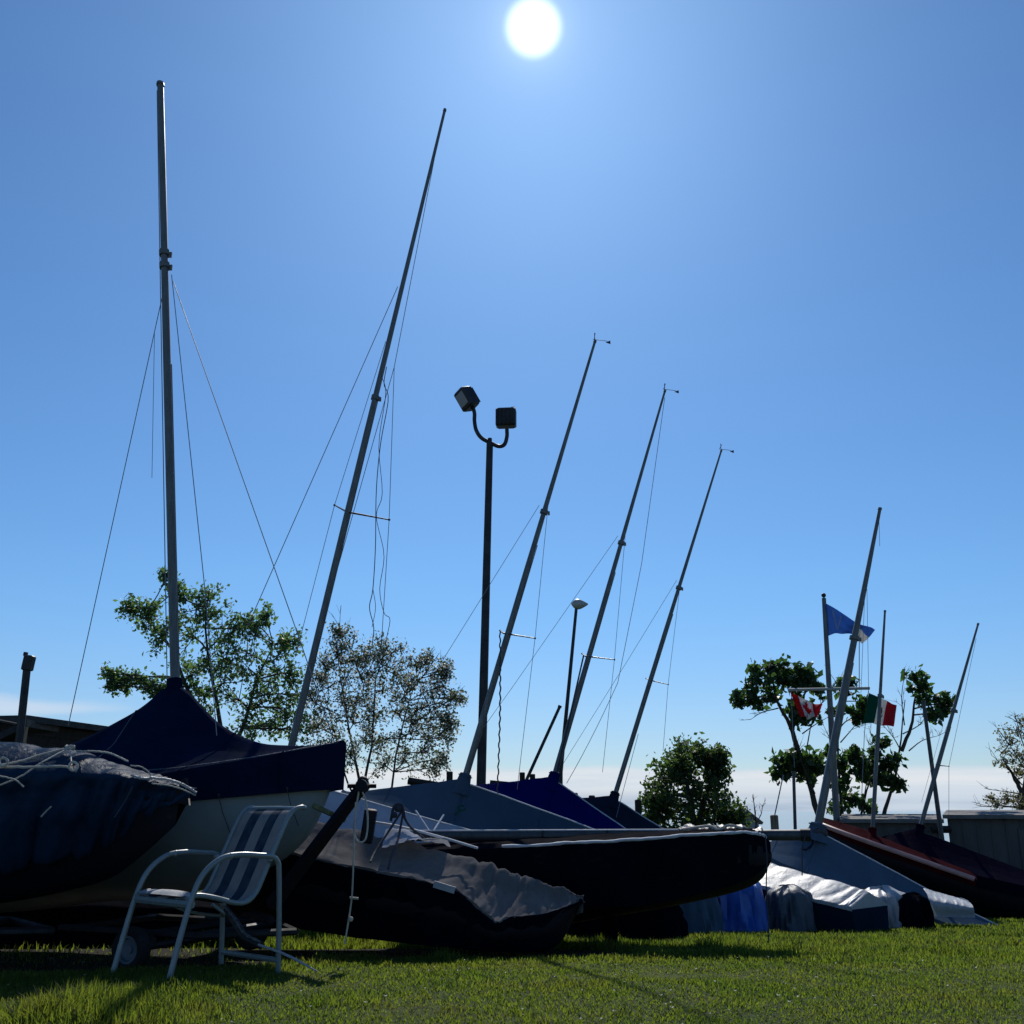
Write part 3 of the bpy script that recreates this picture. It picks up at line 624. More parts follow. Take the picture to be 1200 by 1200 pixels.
# ---------------------------------------------------------------- long dark boat with its mast lowered on top
def build_long_boat():
    t = thing('covered_longboat', 'long low boat under a dark cover with its mast lying along the top', 'sailboat', V(1., 10.9, ground(1, 10.9)), 'covered dinghies in the boat park')
    A = at(490, 985, 11.7); B = at(899, 985, 10.45); A.z = 0; B.z = 0; n = V(B.y-A.y, -(B.x-A.x), 0).normalized()
    def p(u, s, z): q = A.lerp(B, u)+n*s; q.z = z; return q
    S = [(0, .50, .66, .72, -.05), (.2, .60, .68, .76, -.10), (.4, .63, .715, .80, -.06), (.55, .62, .745, .83, .03), (.7, .58, .785, .86, .13), (.82, .50, .82, .88, .22), (.92, .36, .84, .89, .31), (.97, .22, .835, .87, .38), (.995, .10, .81, .83, .45), (1.008, .03, .76, .77, .52)]
    secs = []
    for u, hb, g, r, k in S:
        kk = k+(.12 if u < .6 else .06)
        secs.append([p(u, -hb, kk), p(u, -hb*1.02, g-.1), p(u, -hb, g), p(u, 0, r), p(u, hb*.6, (r+g)/2), p(u, hb, g), p(u, hb*1.02, g-.05), p(u, hb*1.0, g-(g-kk)*.5), p(u-.006, hb*.93, kk)])
    P = surf(secs, 170, 70, False, .009, 14, 1.4, 4.4, .004)
    b = MB(); b.grid(P); b.add(P[-1], [tuple(range(69, -1, -1))]); cov = b.build('cover', M['dark_cover'], t, True, 60)
    jj = 43; b = MB(); b.tube([P[i][jj]+V(0, 0, .012) for i in range(30, 160)], [.015+.006*noise.noise((i*.2, 0, 0)) for i in range(130)], 7); b.build('lit_cover_edge', M['pale_line'], cov)  # pale tube painted in for sun catching the gunwale edge
    secs = [[p(u, -hb*.97, g-.1), p(u, -hb*.9, g-(g-k)*.6), p(u-.01, -hb*.4, k+.02), p(u-.012, 0, k-.02), p(u-.01, hb*.4, k+.02), p(u, hb*.9, g-(g-k)*.6), p(u, hb*.97, g-.1)] for u, hb, g, r, k in S]
    P3 = surf(secs, 50, 33); b = MB(); b.grid(P3); b.add(P3[0], [tuple(range(33))]); b.build('hull', M['hulldark'], t)
    # lowered mast
    m0 = at(468, 980, 11.55); m1 = at(948, 978.5, 10.55); b = MB(); b.tube([m0, m0.lerp(m1, .5), m1], .052, 14); ms = b.build('lowered_mast', M['alu_dark'], t)
    b = MB(); b.tube([m0+V(0, -.02, .055), m0.lerp(m1, .7)+V(0, -.02, .055)], .010, 6); b.build('lit_mast_top', M['pale_line'], ms)  # pale tube stands in for the lit top of the mast
    b = MB()
    for x in (647, 723):
        q = m0.lerp(m1, (x-468)/480); b.tube([q-(m1-m0).normalized()*.012, q+(m1-m0).normalized()*.012], .058, 12); b.build('lashing', M['black'], ms); b = MB()
    b.tube([m1-(m1-m0).normalized()*.08, m1+(m1-m0).normalized()*.015], .06, 12); b.build('end_cap', M['black'], ms)
    # lumpy bundle lashed to the mast end
    secs = []
    for i in range(9):
        x = 796+i*12; c = at(x, 976, 10.8-.03*i); r = .05+.045*abs(math.sin(i*1.35))*(1 if i < 8 else .3)
        secs.append([c+V(0, math.cos(q)*r*1.6, math.sin(q)*r) for q in np.linspace(0, 2*math.pi, 11)])
    b = MB(); b.grid(surf(secs, 60, 30, True, .012, 12, 3, 2, .01)); b.build('tarp_bundle', M['tarp_grey'], t, True, 60)
    b = MB(); b.tube(catmull([at(897, 980, 10.2), at(899, 1010, 10.15), at(898, 1040, 10.15), at(901, 1085, 10.1), at(900, 1105, 10.0)], 20), .006, 6); b.build('hanging_line', M['rope_dark'], t); b = MB(); b.tube([at(944, 978, 10.5), at(940, 995, 10.5), at(940, 1026, 10.5)], .006, 6)
    b.build('hanging_line', M['rope_dark'], t)
    b = MB(); b.tube(catmull([at(800, 972, 10.6), at(830, 968, 10.55), at(842, 972, 10.5), at(855, 967, 10.5), at(870, 971, 10.45)], 24), .014, 7); b.build('lashing_rope', M['rope'], t)
    b = MB()
    for q in ((((487, 950), (503, 974)), ((520, 955), (508, 974)))): b.tube([at(*q[0], 11.9), at(*q[1], 11.6)], .010, 6)
    b.build('crutch_strut', M['pale_line'], t)
    tr = thing('boat_cradle', 'dark post cradle under the long low boat', 'cradle', V(1.2, 10.8, ground(1.2, 10.8)))
    for px_, Yc in ((590, 11.9), (715, 11.3)):
        q = at(px_, 1048, Yc); b = MB(); b.bbox(V(q.x, q.y, (ground(q.x, q.y)+.02)/2), (.09, .5, .04-ground(q.x, q.y)), None, .01); b.build('bunk', M['dark_cover'], tr, True, 30)
build_long_boat()
# ---------------------------------------------------------------- dinghies with tent covers
def tent_boat(name, label, base, top, Y, tent, hull, r0=.035, r1=.018, aft=2.8, fore=1.5, peak=.62, ridge=.5, beam=.72, foot=0., hollow=.95, dY=0., fit=(.62,), depth=.5, skirt=.14, group='covered dinghies in the boat park', mastmat='alu', pale_line=True, tilt=None, hull_len=0):
    B = at(*base, Y); Tp = at(*top, Y+dY); nrm = Tp-B; ln = nrm.length; nrm.normalize()
    tl = tilt if tilt is not None else math.atan2(nrm.x, nrm.z)
    s = V(math.cos(tl), 0, -math.sin(tl)); s = V(s.x*math.cos(foot), s.x*math.sin(foot)*-1, s.z); up = V(math.sin(tl)*math.cos(foot), -math.sin(tl)*math.sin(foot), math.cos(tl)); bm = up.cross(s).normalized()
    if bm.y > 0: bm = -bm                                            # bm points to the camera
    t = thing(name, label, 'sailboat', V(B.x, B.y, ground(B.x, B.y)), group)
    def p(u, v, w): return B+s*u+bm*v+up*(w-peak)
    # u, half beam, gunwale, ridge
    S = []
    for f in (-1, -.93, -.8, -hollow*.62 if hollow < 1 else -.6, -.35, -.12, -.02): S.append((f*fore, beam*(1-abs(f)**2.3*.97), .06*f*f, None))
    for f in (.02, .08, .3, .6, .85, 1.): S.append((f*aft, beam*(1-.22*f*f), 0., None))
    def rz(u):
        if u <= 0:
            x = -u/fore/hollow; return peak*(1-x)**1.05+.05 if x < 1 else .05
        return peak+(ridge-peak)*(u/aft)-.05*math.sin(min(1, u/aft)*math.pi)*0
    secs = []; hs = []
    for u, hb, g, _ in S:
        r = max(rz(u), g+.03); sag = .06*(r-g)
        half = [(hb+.02, g-skirt), (hb+.03, g), (hb*.66, g+(r-g)*.33-sag), (hb*.33, g+(r-g)*.66-sag), (0, r)]
        secs.append([p(u, v, w) for v, w in half]+[p(u, -v, w) for v, w in half[-2::-1]])
        dd = depth*(1-.5*max(0, -u/fore)**3)
        hs.append([p(u, hb, g-.02), p(u, hb*.95, g-dd*.5), p(u, hb*.6, g-dd*.9), p(u, 0, g-dd), p(u, -hb*.6, g-dd*.9), p(u, -hb*.95, g-dd*.5), p(u, -hb, g-.02)])
    P = surf(secs, 80, 49, False, .010, 7, 1.6, base[0]*.1, .003); b = MB(); b.grid(P); b.add(P[-1], [tuple(range(48, -1, -1))]); cov = b.build('cover', tent, t, True, 35)
    for i_ in (20, 46, 62):
        b = MB(); b.tube([P[i_][j]+(P[i_][j]-p(0, 0, -.6)).normalized()*.003 for j in range(3, 25)], .005, 4); b.build('seam', tent, cov)
    H = surf(hs, 44, 25); b = MB(); b.grid(H); b.add(H[-1], [tuple(range(24, -1, -1))]); b.build('hull', hull, t)
    if pale_line:
        b = MB(); b.tube([P[i][24]+up*.006 for i in range(44, 80)], .011, 6); b.build('lit_ridge_line', M['pale_line'], cov)  # pale tube draws the sunlit ridge into the cover
    b = MB(); b.tube([B-nrm*.16, B-nrm*.02, B+nrm*.12, B+nrm*.13], [r0*3.2, r0*1.9, r0*1.5, r0*1.1], 12); b.tube([B+nrm*.085, B+nrm*.10], r0*1.9, 10); b.build('mast_boot', tent, cov)
    m = mast(t, B-nrm*peak, Tp, r0, r1, mastmat, fit=fit)
    return t, m, cov, p, B, Tp
def build_dinghies():
    # boat behind the navy one
    Y = 13.1; t, m, c, p, B, Tp = tent_boat('covered_dinghy', 'dinghy behind the navy cover with the tallest leaning mast and a pale canvas cover', (332, 912), (521, 130), Y, M['tent_white'], M['hulldark'], .052, .026, 2.5, 1.5, .62, .42, fit=(.55,), depth=.5, foot=.05)
    sp_ = spreader(m, at(407, 600, Y), at(392, 592, Y+.35), at(456, 609, Y-.35), .011)
    hd = at(466, 336, Y)
    stay(t, hd, at(298, 716, Y-.5), .0055); stay(t, at(298, 716, Y-.5), at(262, 800, Y-.6), .0055)
    stay(t, at(452, 400, Y), at(392, 592, Y+.35), .0045); stay(t, at(392, 592, Y+.35), at(346, 770, Y+.5), .0045)
    stay(t, at(516, 150, Y), at(462, 430, Y-.2), .005, 'halyard'); stay(t, at(462, 430, Y-.2), at(394, 672, Y-.05), .005, 'halyard')
    stay(t, at(462, 430, Y-.25), at(456, 609, Y-.35), .0045); stay(t, at(456, 609, Y-.35), at(446, 770, Y-.4), .0045)
    b = MB(); rp = lambda L: catmull([at(x, y, Y-.3) for x, y in L], 40)
    b.tube(rp([(453, 430), (450, 450), (455, 468), (446, 520), (441, 575), (440, 640), (437, 690), (433, 712), (438, 735), (436, 756)]), .006, 6)
    b.tube(rp([(447, 440), (452, 462), (444, 520), (448, 578), (441, 605), (450, 650), (445, 690), (450, 718), (457, 726), (452, 752)]), .0045, 6)
    b.tube(rp([(437, 690), (440, 712), (436, 735)]), .004, 5)
    b.build('loose_halyard', M['rope_dark'], t)
    # three look-alikes
    Y = 14.9; t, m, c, p, B, Tp = tent_boat('covered_dinghy', 'dinghy under a slate blue tent cover nearest the floodlight pole', (543, 917), (697, 401), Y, M['tent_grey'], M['hullgrey'], .055, .026, 2.75, 1.6, .66, .52, beam=.54, hollow=.98)
    vane(m, Tp); spreader(m, at(590, 742, Y), at(586, 739, Y+.3), at(627, 748, Y-.3), .010)
    stay(t, at(632, 592, Y), at(518, 775, Y+.1), .004, 'forestay'); stay(t, at(518, 775, Y+.1), at(462, 868, Y+.1), .004, 'forestay')
    stay(t, at(643, 585, Y-.1), at(627, 748, Y-.3), .004); stay(t, at(627, 748, Y-.3), at(606, 925, Y-.5), .004)
    b = MB(); L = [at(586, 740, Y-.1), at(586, 830, Y-.3), at(583, 930, Y-.45)]
    q = catmull(L, 60); b.tube([v+V(.008*math.cos(i*1.7), .008*math.sin(i*1.7), 0) for i, v in enumerate(q)], .011, 6); b.build('twisted_halyard', M['rope_dark'], t)
    ring = [at(541+4*math.cos(a), 947+3*math.sin(a), Y-.52) for a in np.linspace(0, 5.4, 14)]
    b = MB(); b.tube(ring, .012, 6); b.tube([at(538, 950, Y-.52), at(533, 955, Y-.54)], .012, 6); b.build('sail_mark', F['green'], c)
    Y = 16.9; t, m, c, p, B, Tp = tent_boat('covered_dinghy', 'dinghy under a royal blue tent cover between two grey covered ones', (648, 914), (779, 459), Y, M['tent_blue'], M['hullgrey'], .052, .024, 1.95, 1.6, .66, .08, beam=.56, hollow=.98)
    vane(m, Tp); spreader(m, at(686, 769, Y), at(682, 766, Y+.3), at(720, 773, Y-.3), .010)
    stay(t, at(724, 628, Y), at(600, 806, Y+.1), .004, 'forestay'); stay(t, at(600, 806, Y+.1), at(560, 862, Y+.1), .004, 'forestay')
    stay(t, at(733, 624, Y-.1), at(720, 773, Y-.3), .004); stay(t, at(720, 773, Y-.3), at(706, 905, Y-.5), .004)
    stay(t, at(779, 466, Y), at(752, 660, Y), .005, 'halyard'); stay(t, at(752, 660, Y), at(724, 800, Y), .005, 'halyard'); stay(t, at(724, 800, Y), at(664, 918, Y), .005, 'halyard', .05)
    stay(t, at(684, 768, Y-.1), at(653, 905, Y-.1), .014, 'halyard_rope', 0, 'rope_dark')
    Y = 18.9; t, m, c, p, B, Tp = tent_boat('covered_dinghy', 'dinghy under a dark slate tent cover nearest the round dark tree', (719, 936), (845, 529), Y, M['tent_slate'], M['hullgrey'], .050, .022, 2.1, 1.6, .66, .20, beam=.56, hollow=.98)
    vane(m, Tp); spreader(m, at(761, 797, Y), at(757, 795, Y+.3), at(783, 802, Y-.3), .009)
    stay(t, at(793, 680, Y), at(738, 770, Y), .004, 'forestay'); stay(t, at(738, 770, Y), at(660, 895, Y), .004, 'forestay')
    stay(t, at(798, 678, Y), at(783, 802, Y-.3), .004); stay(t, at(783, 802, Y-.3), at(777, 880, Y-.4), .004); stay(t, at(748, 860, Y), at(722, 958, Y-.3), .005, 'halyard')
    # right hand cluster
    Y = 17.5; t, m, c, p, B, Tp = tent_boat('covered_dinghy', 'dinghy under a pale blue cover with a curved mark and a thick mast', (957, 974), (1031, 597), Y, M['tent_pale'], M['hullgrey'], .078, .036, 3.05, .95, .62, .12, beam=.62, foot=.38, hollow=.95, tilt=.33, depth=.42, skirt=.10)
    stay(t, at(1030, 604, Y), at(1031, 640, Y), .004, 'halyard'); stay(t, at(1014, 680, Y), at(1009, 812, Y-.2), .004); stay(t, at(1016, 690, Y), at(1018, 812, Y-.4), .004)
    def on(u, f): return p(u, .62*f*(1-(abs(u)/.95)**2.3)+.03, .62*(1-abs(u)/.9)*(1-f)+.05)
    b = MB(); b.tube(catmull([on(-.07+.08*math.cos(a), .40+.15*math.sin(a)) for a in np.linspace(-2.3, 2.2, 12)], 24), .018, 6); b.build('sail_mark', M['tent_slate'], c)
    b = MB(); b.tube(catmull([B+V(.13*math.cos(a), .13*math.sin(a), -.02+.03*math.sin(3*a)) for a in np.linspace(0, 6.28, 14)], 30), .045, 7); b.build('cover_lashing', M['rope_dark'], c)
    b = MB(); L = surf([[at(1082+i*13, 1040+i*3.5, 16.5-.06*i), at(1088+i*13, 1052+i*2.2, 15.7-.06*i), at(1091+i*13, 1074+i*.3, 15.65-.06*i)] for i in range(5)], 40, 20, True, .008, 4, 1, 3, .006); b.grid(L); b.build('stern_flap', M['tarp_white'], c, True, 60)
    Y = 19.2; t, m, c, p, B, Tp = tent_boat('covered_dinghy', 'dinghy with a dull red cover and a faded red side rail', (1022, 978), (1037, 717), Y, M['red_cover'], M['hulldark'], .042, .024, 1.75, .95, .12, .07, beam=.62, foot=.35, hollow=2, tilt=.34, skirt=.12, pale_line=False, depth=.45)
    b = MB(); b.tube(catmull([p(u, .67*(1-max(0, -u/1.0)**2.2*.9), .0) for u in (-.85, -.5, 0, .5, 1., 1.7)], 24), .042, 8); b.build('side_rail', M['pink'], c)
    Y = 20.2; t, m, c, p, B, Tp = tent_boat('covered_dinghy', 'dinghy under a dark purple tent cover in front of the grey sheds', (1077, 974), (1146, 732), Y, M['tarp_purple'], M['hulldark'], .048, .024, 2.9, 1.5, .55, .10, beam=.8, foot=.2, hollow=.8, tilt=.22, pale_line=False, skirt=.2, depth=.7)
    spreader(m, at(1100, 897, Y), at(1097, 896, Y+.3), at(1112, 898, Y-.2), .008)
    stay(t, at(1144, 748, Y), at(1112, 898, Y-.2), .004); stay(t, at(1112, 898, Y-.2), at(1112, 955, Y-.2), .004); stay(t, at(1105, 850, Y), at(1080, 940, Y-.4), .003)
    # white tarp covered hull in front of the pale blue one
    t = thing('covered_dinghy', 'low hull under a sunlit white plastic tarp beside the blue bundles', 'boat', V(4.9, 15.3, ground(4.9, 15.3)), 'covered dinghies in the boat park')
    A = at(840, 1000, 16.3); Bq = at(1018, 1042, 14.3); n = V(Bq.y-A.y, -(Bq.x-A.x), 0).normalized()
    def p(u, s_, z): q = A.lerp(Bq, u)+n*s_; q.z = z; return q
    S = [(0, .45, .30, .56, -.55), (.25, .55, .18, .42, -.6), (.5, .58, .07, .29, -.60), (.75, .55, -.03, .17, -.58), (.92, .48, -.10, .09, -.56), (1., .42, -.14, .04, -.54)]
    secs = [[p(u, -hb, g-.2), p(u, -hb, g), p(u, 0, r), p(u, hb*.5, (r+g)/2), p(u, hb, g), p(u, hb*1.01, g-.05)] for u, hb, g, r, k in S]
    P = surf(secs, 110, 50, False, .014, 7, 2, 6.5, .006); b = MB(); b.grid(P); b.add(P[-1], [tuple(range(49, -1, -1))]); b.build('tarp', M['tarp_white'], t, True, 60)
    secs = [[p(u, -hb*.95, g-.02), p(u, -hb*.9, k), p(u, 0, k-.02), p(u, hb*.9, k), p(u, hb*.97, g-.03)] for u, hb, g, r, k in S]
    P = surf(secs, 30, 21, False); b = MB(); b.grid(P); b.add(P[-1], [tuple(range(20, -1, -1))]); b.build('hull', M['tent_slate'], t)
build_dinghies()
# ---------------------------------------------------------------- bundles under tarps
def bundle(label, px0, px1, ptop, Y, mat, depth, seed, fold=.05, lean=0., group='tarp bundles on the grass'):
    a, b_ = at(px0, ptop, Y), at(px1, ptop, Y); w = (b_.x-a.x)/2; c = V((a.x+b_.x)/2, Y+depth/2, 0); z0 = ground(c.x, c.y)-.04; h = a.z-z0
    P = []
    for i in range(31):
        f = i/30; row = []
        for j in range(64):
            q = 2*math.pi*j/64; e = .85
            cx, sy = math.copysign(abs(math.cos(q))**e, math.cos(q)), math.copysign(abs(math.sin(q))**e, math.sin(q))
            if f < .45: rr = f/.45; zz = 1-.16*rr**2.2-.05*noise.noise((cx*rr*2, sy*rr*2, seed)); k = rr*.86
            else: g = (f-.45)/.55; k = .86+.14*g**.7; zz = .84*(1-g)
            fo = noise.noise((cx*3.2+seed, sy*3.2, zz*.9)); fo = (1-abs(fo)*2.4)*fold*(.3+f)
            row.append(c+V(cx*w*k*(1+fo)+lean*(1-zz), sy*depth/2*k*(1+fo), z0+h*(zz+.35*fold*noise.noise((cx*4, sy*4, seed+3)))))
        P.append(row)
    b = MB(); b.grid(P, True); o = b.build('tarp_bundle', mat, None, True, 60); tag(o, label, 'tarp bundle', group); return o
bundle('long dark heap added to deepen the shade under the navy covered boat', -120, 318, 1054, 11.0, M['dark_cover'], .9, 7.7, .10)  # added heap that blackens the gap below the hull
bundle('pale grey tarp draped over a low bundle left of the blue one', 772, 846, 1038, 13.6, M['tent_pale'], .9, 1.3, .16, .05)
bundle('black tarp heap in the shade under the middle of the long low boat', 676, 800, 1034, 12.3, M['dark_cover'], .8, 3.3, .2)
bundle('bright blue tarp wrapped round a bundle under the dark boat end', 838, 902, 1027, 13.9, M['tarp_blue'], 1.1, 2.7, .16)
bundle('dark grey tarp bundle with a pale top beside the blue one', 905, 958, 1040, 14.2, M['tarp_grey'], .7, 4.1, .2)
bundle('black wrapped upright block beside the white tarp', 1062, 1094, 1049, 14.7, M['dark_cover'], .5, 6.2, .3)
bundle('crumpled white tarp heap between the white hull and the block', 1020, 1072, 1043, 15.0, M['tarp_white'], .9, 8.9, .26)
# ---------------------------------------------------------------- poles and lights
def build_poles():
    Y = 20.; ft = at(561, 940, Y); ft.z = ground(ft.x, Y); tp = at(574, 519, Y)
    t = thing('floodlight_pole', 'tall dark pole carrying two square floodlights', 'light pole', ft)
    b = MB(); b.tube([ft, ft.lerp(tp, .5), tp], [.098, .085, .070], 14); b.tube([tp, tp+V(0, 0, .10)], [.05, .045], 10); b.build('pole', M['black'], t)
    b = MB(); b.tube(catmull([at(x, y, Y) for x, y in ((594, 503), (594, 512), (591, 521), (584, 523), (575, 519), (564, 513), (558, 504), (556, 493), (556, 484), (553, 474))], 40), .042, 10); b.build('bracket', M['black'], t)
    for nm, c, size, rot in (('a', at(547, 467.5, Y), (.33, .30, .46), Matrix.Rotation(-.50, 3, 'Y') @ Matrix.Rotation(-.85, 3, 'Z')), ('b', at(593, 490, Y), (.42, .26, .40), Matrix.Rotation(.0, 3, 'Y') @ Matrix.Rotation(math.pi-.1, 3, 'Z'))):
        b = MB(); b.bbox(c, size, rot, .03)
        for k in range(5): b.box(c+rot @ V((k-2)*size[0]*.2, size[1]*.5+.015, 0), (.012, .05, size[2]*.8), rot)
        b.box(c+rot @ V(-size[0]*.35, 0, size[2]/2+.015), (.07, .05, .05), rot)
        f = b.build('floodlight', M['black'], t, True, 30)
        b = MB(); b.bbox(c+rot @ V(0, -size[1]*.5-.004, 0), (size[0]*.72, .02, size[2]*.66), rot, .006); b.build('lens', M['glass'], f)
    Y = 26.; ft = at(655, 930, Y); ft.z = ground(ft.x, Y); tp = at(675.5, 711, Y)
    t = thing('street_lamp', 'slim lamp post with a pale oval lamp head beyond the boats', 'street lamp', ft)
    b = MB(); b.tube([ft, at(657, 905, Y), tp], [.06, .055, .04], 10); b.build('pole', M['black'], t)
    S = []
    for i in range(9):
        f = i/8; r = .02+.14*math.sin(math.pi*min(1, f**.8))*(1-.25*f); c = at(669.5+f*19.5, 707.5+f*.5, Y)
        S.append([c+V(0, math.cos(q)*r, (math.sin(q)*(.85 if math.sin(q) > 0 else 1.0))*r) for q in np.linspace(0, 2*math.pi, 17)])
    b = MB(); b.grid(surf(S, 20, 17)); b.build('lamp_head', M['lampgrey'], t)
    # flagpole with its yard
    Y = 24.; ft = at(979, 975, Y); ft.z = ground(ft.x, Y); tp = at(965.5, 701, Y)
    t = thing('flagpole', 'pale flagpole with a ball on top and a yardarm', 'flagpole', ft)
    b = MB(); b.tube([ft, ft.lerp(tp, .4), tp], [.085, .075, .05], 12); b.build('pole', M['alu'], t)
    b = MB(); b.ball(tp+V(0, 0, .07), .055, 8, 0); b.tube([tp, tp+V(0, 0, .03)], .02, 8); b.build('finial', M['black'], t)
    b = MB(); b.tube([at(924, 808.5, Y-.1), at(1019, 806.5, Y-.1)], .035, 8); b.build('yardarm', M['lampgrey'], t)
    b = MB(); b.tube([at(1007, 806, Y-.1), at(1007, 725, Y-.1)], .010, 5); b.build('signal_halyard', M['wire'], t)
    for q in (((1018, 807), (1013, 860), (1010, 930)), ((927, 808), (929, 850), (931, 900))):
        b = MB(); b.tube([at(*v, Y-.1) for v in q], .008, 5); b.build('signal_halyard', M['wire'], t)
    return Y
FY = build_poles()
def in_poly(x, y, poly):
    c = False; n = len(poly)
    for i in range(n):
        (x1, y1), (x2, y2) = poly[i], poly[(i+1) % n]
        if (y1 > y) != (y2 > y) and x < (x2-x1)*(y-y1)/(y2-y1)+x1: c = not c
    return c
def flag(label, corners, Y, mats, pick, amp=.10, waves=2.2, seed=0., nu=90, nv=60, squash=None):
    """corners: top hoist, top fly, bottom fly, bottom hoist in photo pixels; cloth waves in depth"""
    A, B, C, D = [at(*c, Y) for c in corners]; P = []
    for i in range(nu+1):
        u = i/nu; row = []
        for j in range(nv+1):
            v = j/nv; q = A.lerp(B, u).lerp(D.lerp(C, u), v)
            w = math.sin(u*waves*6.28+v*1.9+seed)*amp*(u**.6)+.3*amp*noise.noise((u*5, v*3, seed))
            q = q+V(0, w, .35*w*math.sin(v*3+u*4))
            if squash: q = squash(u, v, q)
            row.append(q)
        P.append(row)
    b = MB(); b.grid(P); k = 0
    for i in range(nu):
        for j in range(nv): b.mi[k] = pick((i+.5)/nu, (j+.5)/nv); k += 1
    o = b.build('flag', mats, None, True, 180); tag(o, label, 'flag', 'flags on the flagpole'); s = o.modifiers.new('thickness', 'SOLIDIFY'); s.thickness = .004; return o
leaf_half = [(0, -.47), (.085, -.30), (.19, -.35), (.145, -.10), (.27, -.22), (.30, -.13), (.46, -.16), (.41, -.03), (.48, .02), (.27, .18), (.30, .25), (.03, .21), (.04, .46), (0, .46)]
LEAF = leaf_half+[(-x, y) for x, y in leaf_half[::-1]]
def canada(u, v):
    if u < .25 or u > .75: return 0
    return 0 if in_poly((u-.5)*2.1, (v-.5)*1.12, LEAF) else 1
flag('red and white flag with a maple leaf hanging crumpled under the yardarm', ((926, 811), (962, 828), (958, 841), (938, 840)), FY-.2, [F['red'], F['white']], canada, .16, 1.7, .4)
EAG = [(-.02, -.42), (.10, -.46), (.22, -.36), (.14, -.28), (.30, -.22), (.40, .05), (.26, .22), (.10, .16), (.14, .34), (-.05, .30), (-.12, .12), (-.34, .20), (-.30, -.08), (-.16, -.22)]
def mexico(u, v):
    if u < .345: return 0
    if u > .665: return 2
    x, y = (u-.5)*5.2, (v-.5)*2.6
    if in_poly(x, y, EAG): return 3
    r = math.hypot(x, y*1.0)
    if .48 < r < .60 and y > .12: return 0
    return 1
flag('green white and red striped flag with a brown emblem under the yardarm end', ((1018.5, 812), (1051, 826), (1046, 851), (1012, 847)), FY-.25, [F['green'], F['white'], F['dred'], F['brown']], mexico, .07, 1.3, 1.1)
def top_flag(u, v):
    if u > .68 and v > .42+.1*math.sin(u*9): return 1
    if abs(u-.16-.14*v*v) < .022 and v > .12 and v < .85: return 2
    if abs(u-.34+.10*v*v) < .02 and v > .15 and v < .8: return 2
    return 0
flag('blue and white flag flying from the top of the flagpole', ((966, 706), (1025, 737), (1012, 755), (971, 745)), FY-.05, [F['blue'], F['white'], F['lblue']], top_flag, .10, 1.6, 2.2, squash=lambda u, v, q: q+V(0, 0, -.28*math.sin(u*math.pi*.9)*u*(1-v)*.4+.16*math.sin(u*3.1)*v))
def pole_thing(name, label, cat, p, q, r0, r1, mat, Y, to_ground=True, group=None):
    a, b_ = at(*p, Y), at(*q, Y)
    d = (a-b_).normalized()
    if to_ground:
        z = ground(a.x, Y); k = (z-a.z)/d.z if d.z < -.2 else 0; a = a+d*k
    b = MB(); b.tube([a, a.lerp(b_, .5), b_], [r0, (r0+r1)/2, r1], 10); b.tube([b_-(b_-a).normalized()*.02, b_+(b_-a).normalized()*.02], r1*1.25, 10)
    return tag(b.build(name, mat, None), label, cat, group)
pole_thing('bare_pole', 'thin pole leaning left across the dark purple boat mast', 'pole', (1100, 955), (1082, 822), .055, .035, M['alu_dark'], 21.5)
pole_thing('bare_pole', 'thin upright pole right of the short brown post', 'pole', (932, 975), (930, 905), .035, .03, M['alu_dark'], 20.5)
pole_thing('leaning_spar', 'dark spar leaning right between the floodlight pole and lamp post', 'spar', (612, 925), (656, 828), .035, .03, M['black'], 19.6)
b = MB()
def post(label, x0, x1, y, Y, mat, group='timber posts behind the boats', cap=False):
    a, c = at(x0, y, Y), at(x1, y, Y); w = c.x-a.x; z = ground(a.x, Y); b = MB(); h = a.z-z
    b.bbox(V((a.x+c.x)/2, Y, z+h/2), (w, w, h), None, w*.12)
    o = b.build('timber_post', mat, None, True, 30); return tag(o, label, 'post', group)
P1 = post('short brown round topped post with a guy line', 903, 911, 955, 20., M['wood'])
stay(P1, at(908, 955, 19.9), at(918, 908, 19.9), .012, 'guy_line')
post('short post just right of the royal blue tent peak', 690, 697, 932, 21., M['wood_dark'])
post('short post above the dark slate tent slope', 744, 751, 937, 21., M['wood_dark'])
post('smallest post stub on the royal blue tent ridge', 671, 677, 929, 21.2, M['wood_dark'])
def rack(label, beam, posts, Y):
    a, c = at(*beam[0], Y), at(*beam[1], Y); t = thing('mast_rack', label, 'rack', V(a.x, Y, ground(a.x, Y)), 'timber mast racks behind the tents')
    b = MB(); d = (c-a); b.tube([a, c], .065, 4); b.build('beam', M['wood_dark'], t)
    for x, y in posts:
        q = at(x, y, Y+.12); z = ground(q.x, Y); b = MB(); b.bbox(V(q.x, q.y, (z+q.z)/2), (.11, .11, q.z-z), None, .012); b.build('upright', M['wood_dark'], t)
rack('timber mast rack left of the slate blue tent peak', ((478, 915), (545, 926)), ((527, 904), (500, 918)), 19.)
rack('timber mast rack with two uprights between the blue tents', ((574, 918), (640, 924)), ((612, 905), (624, 907)), 21.5)
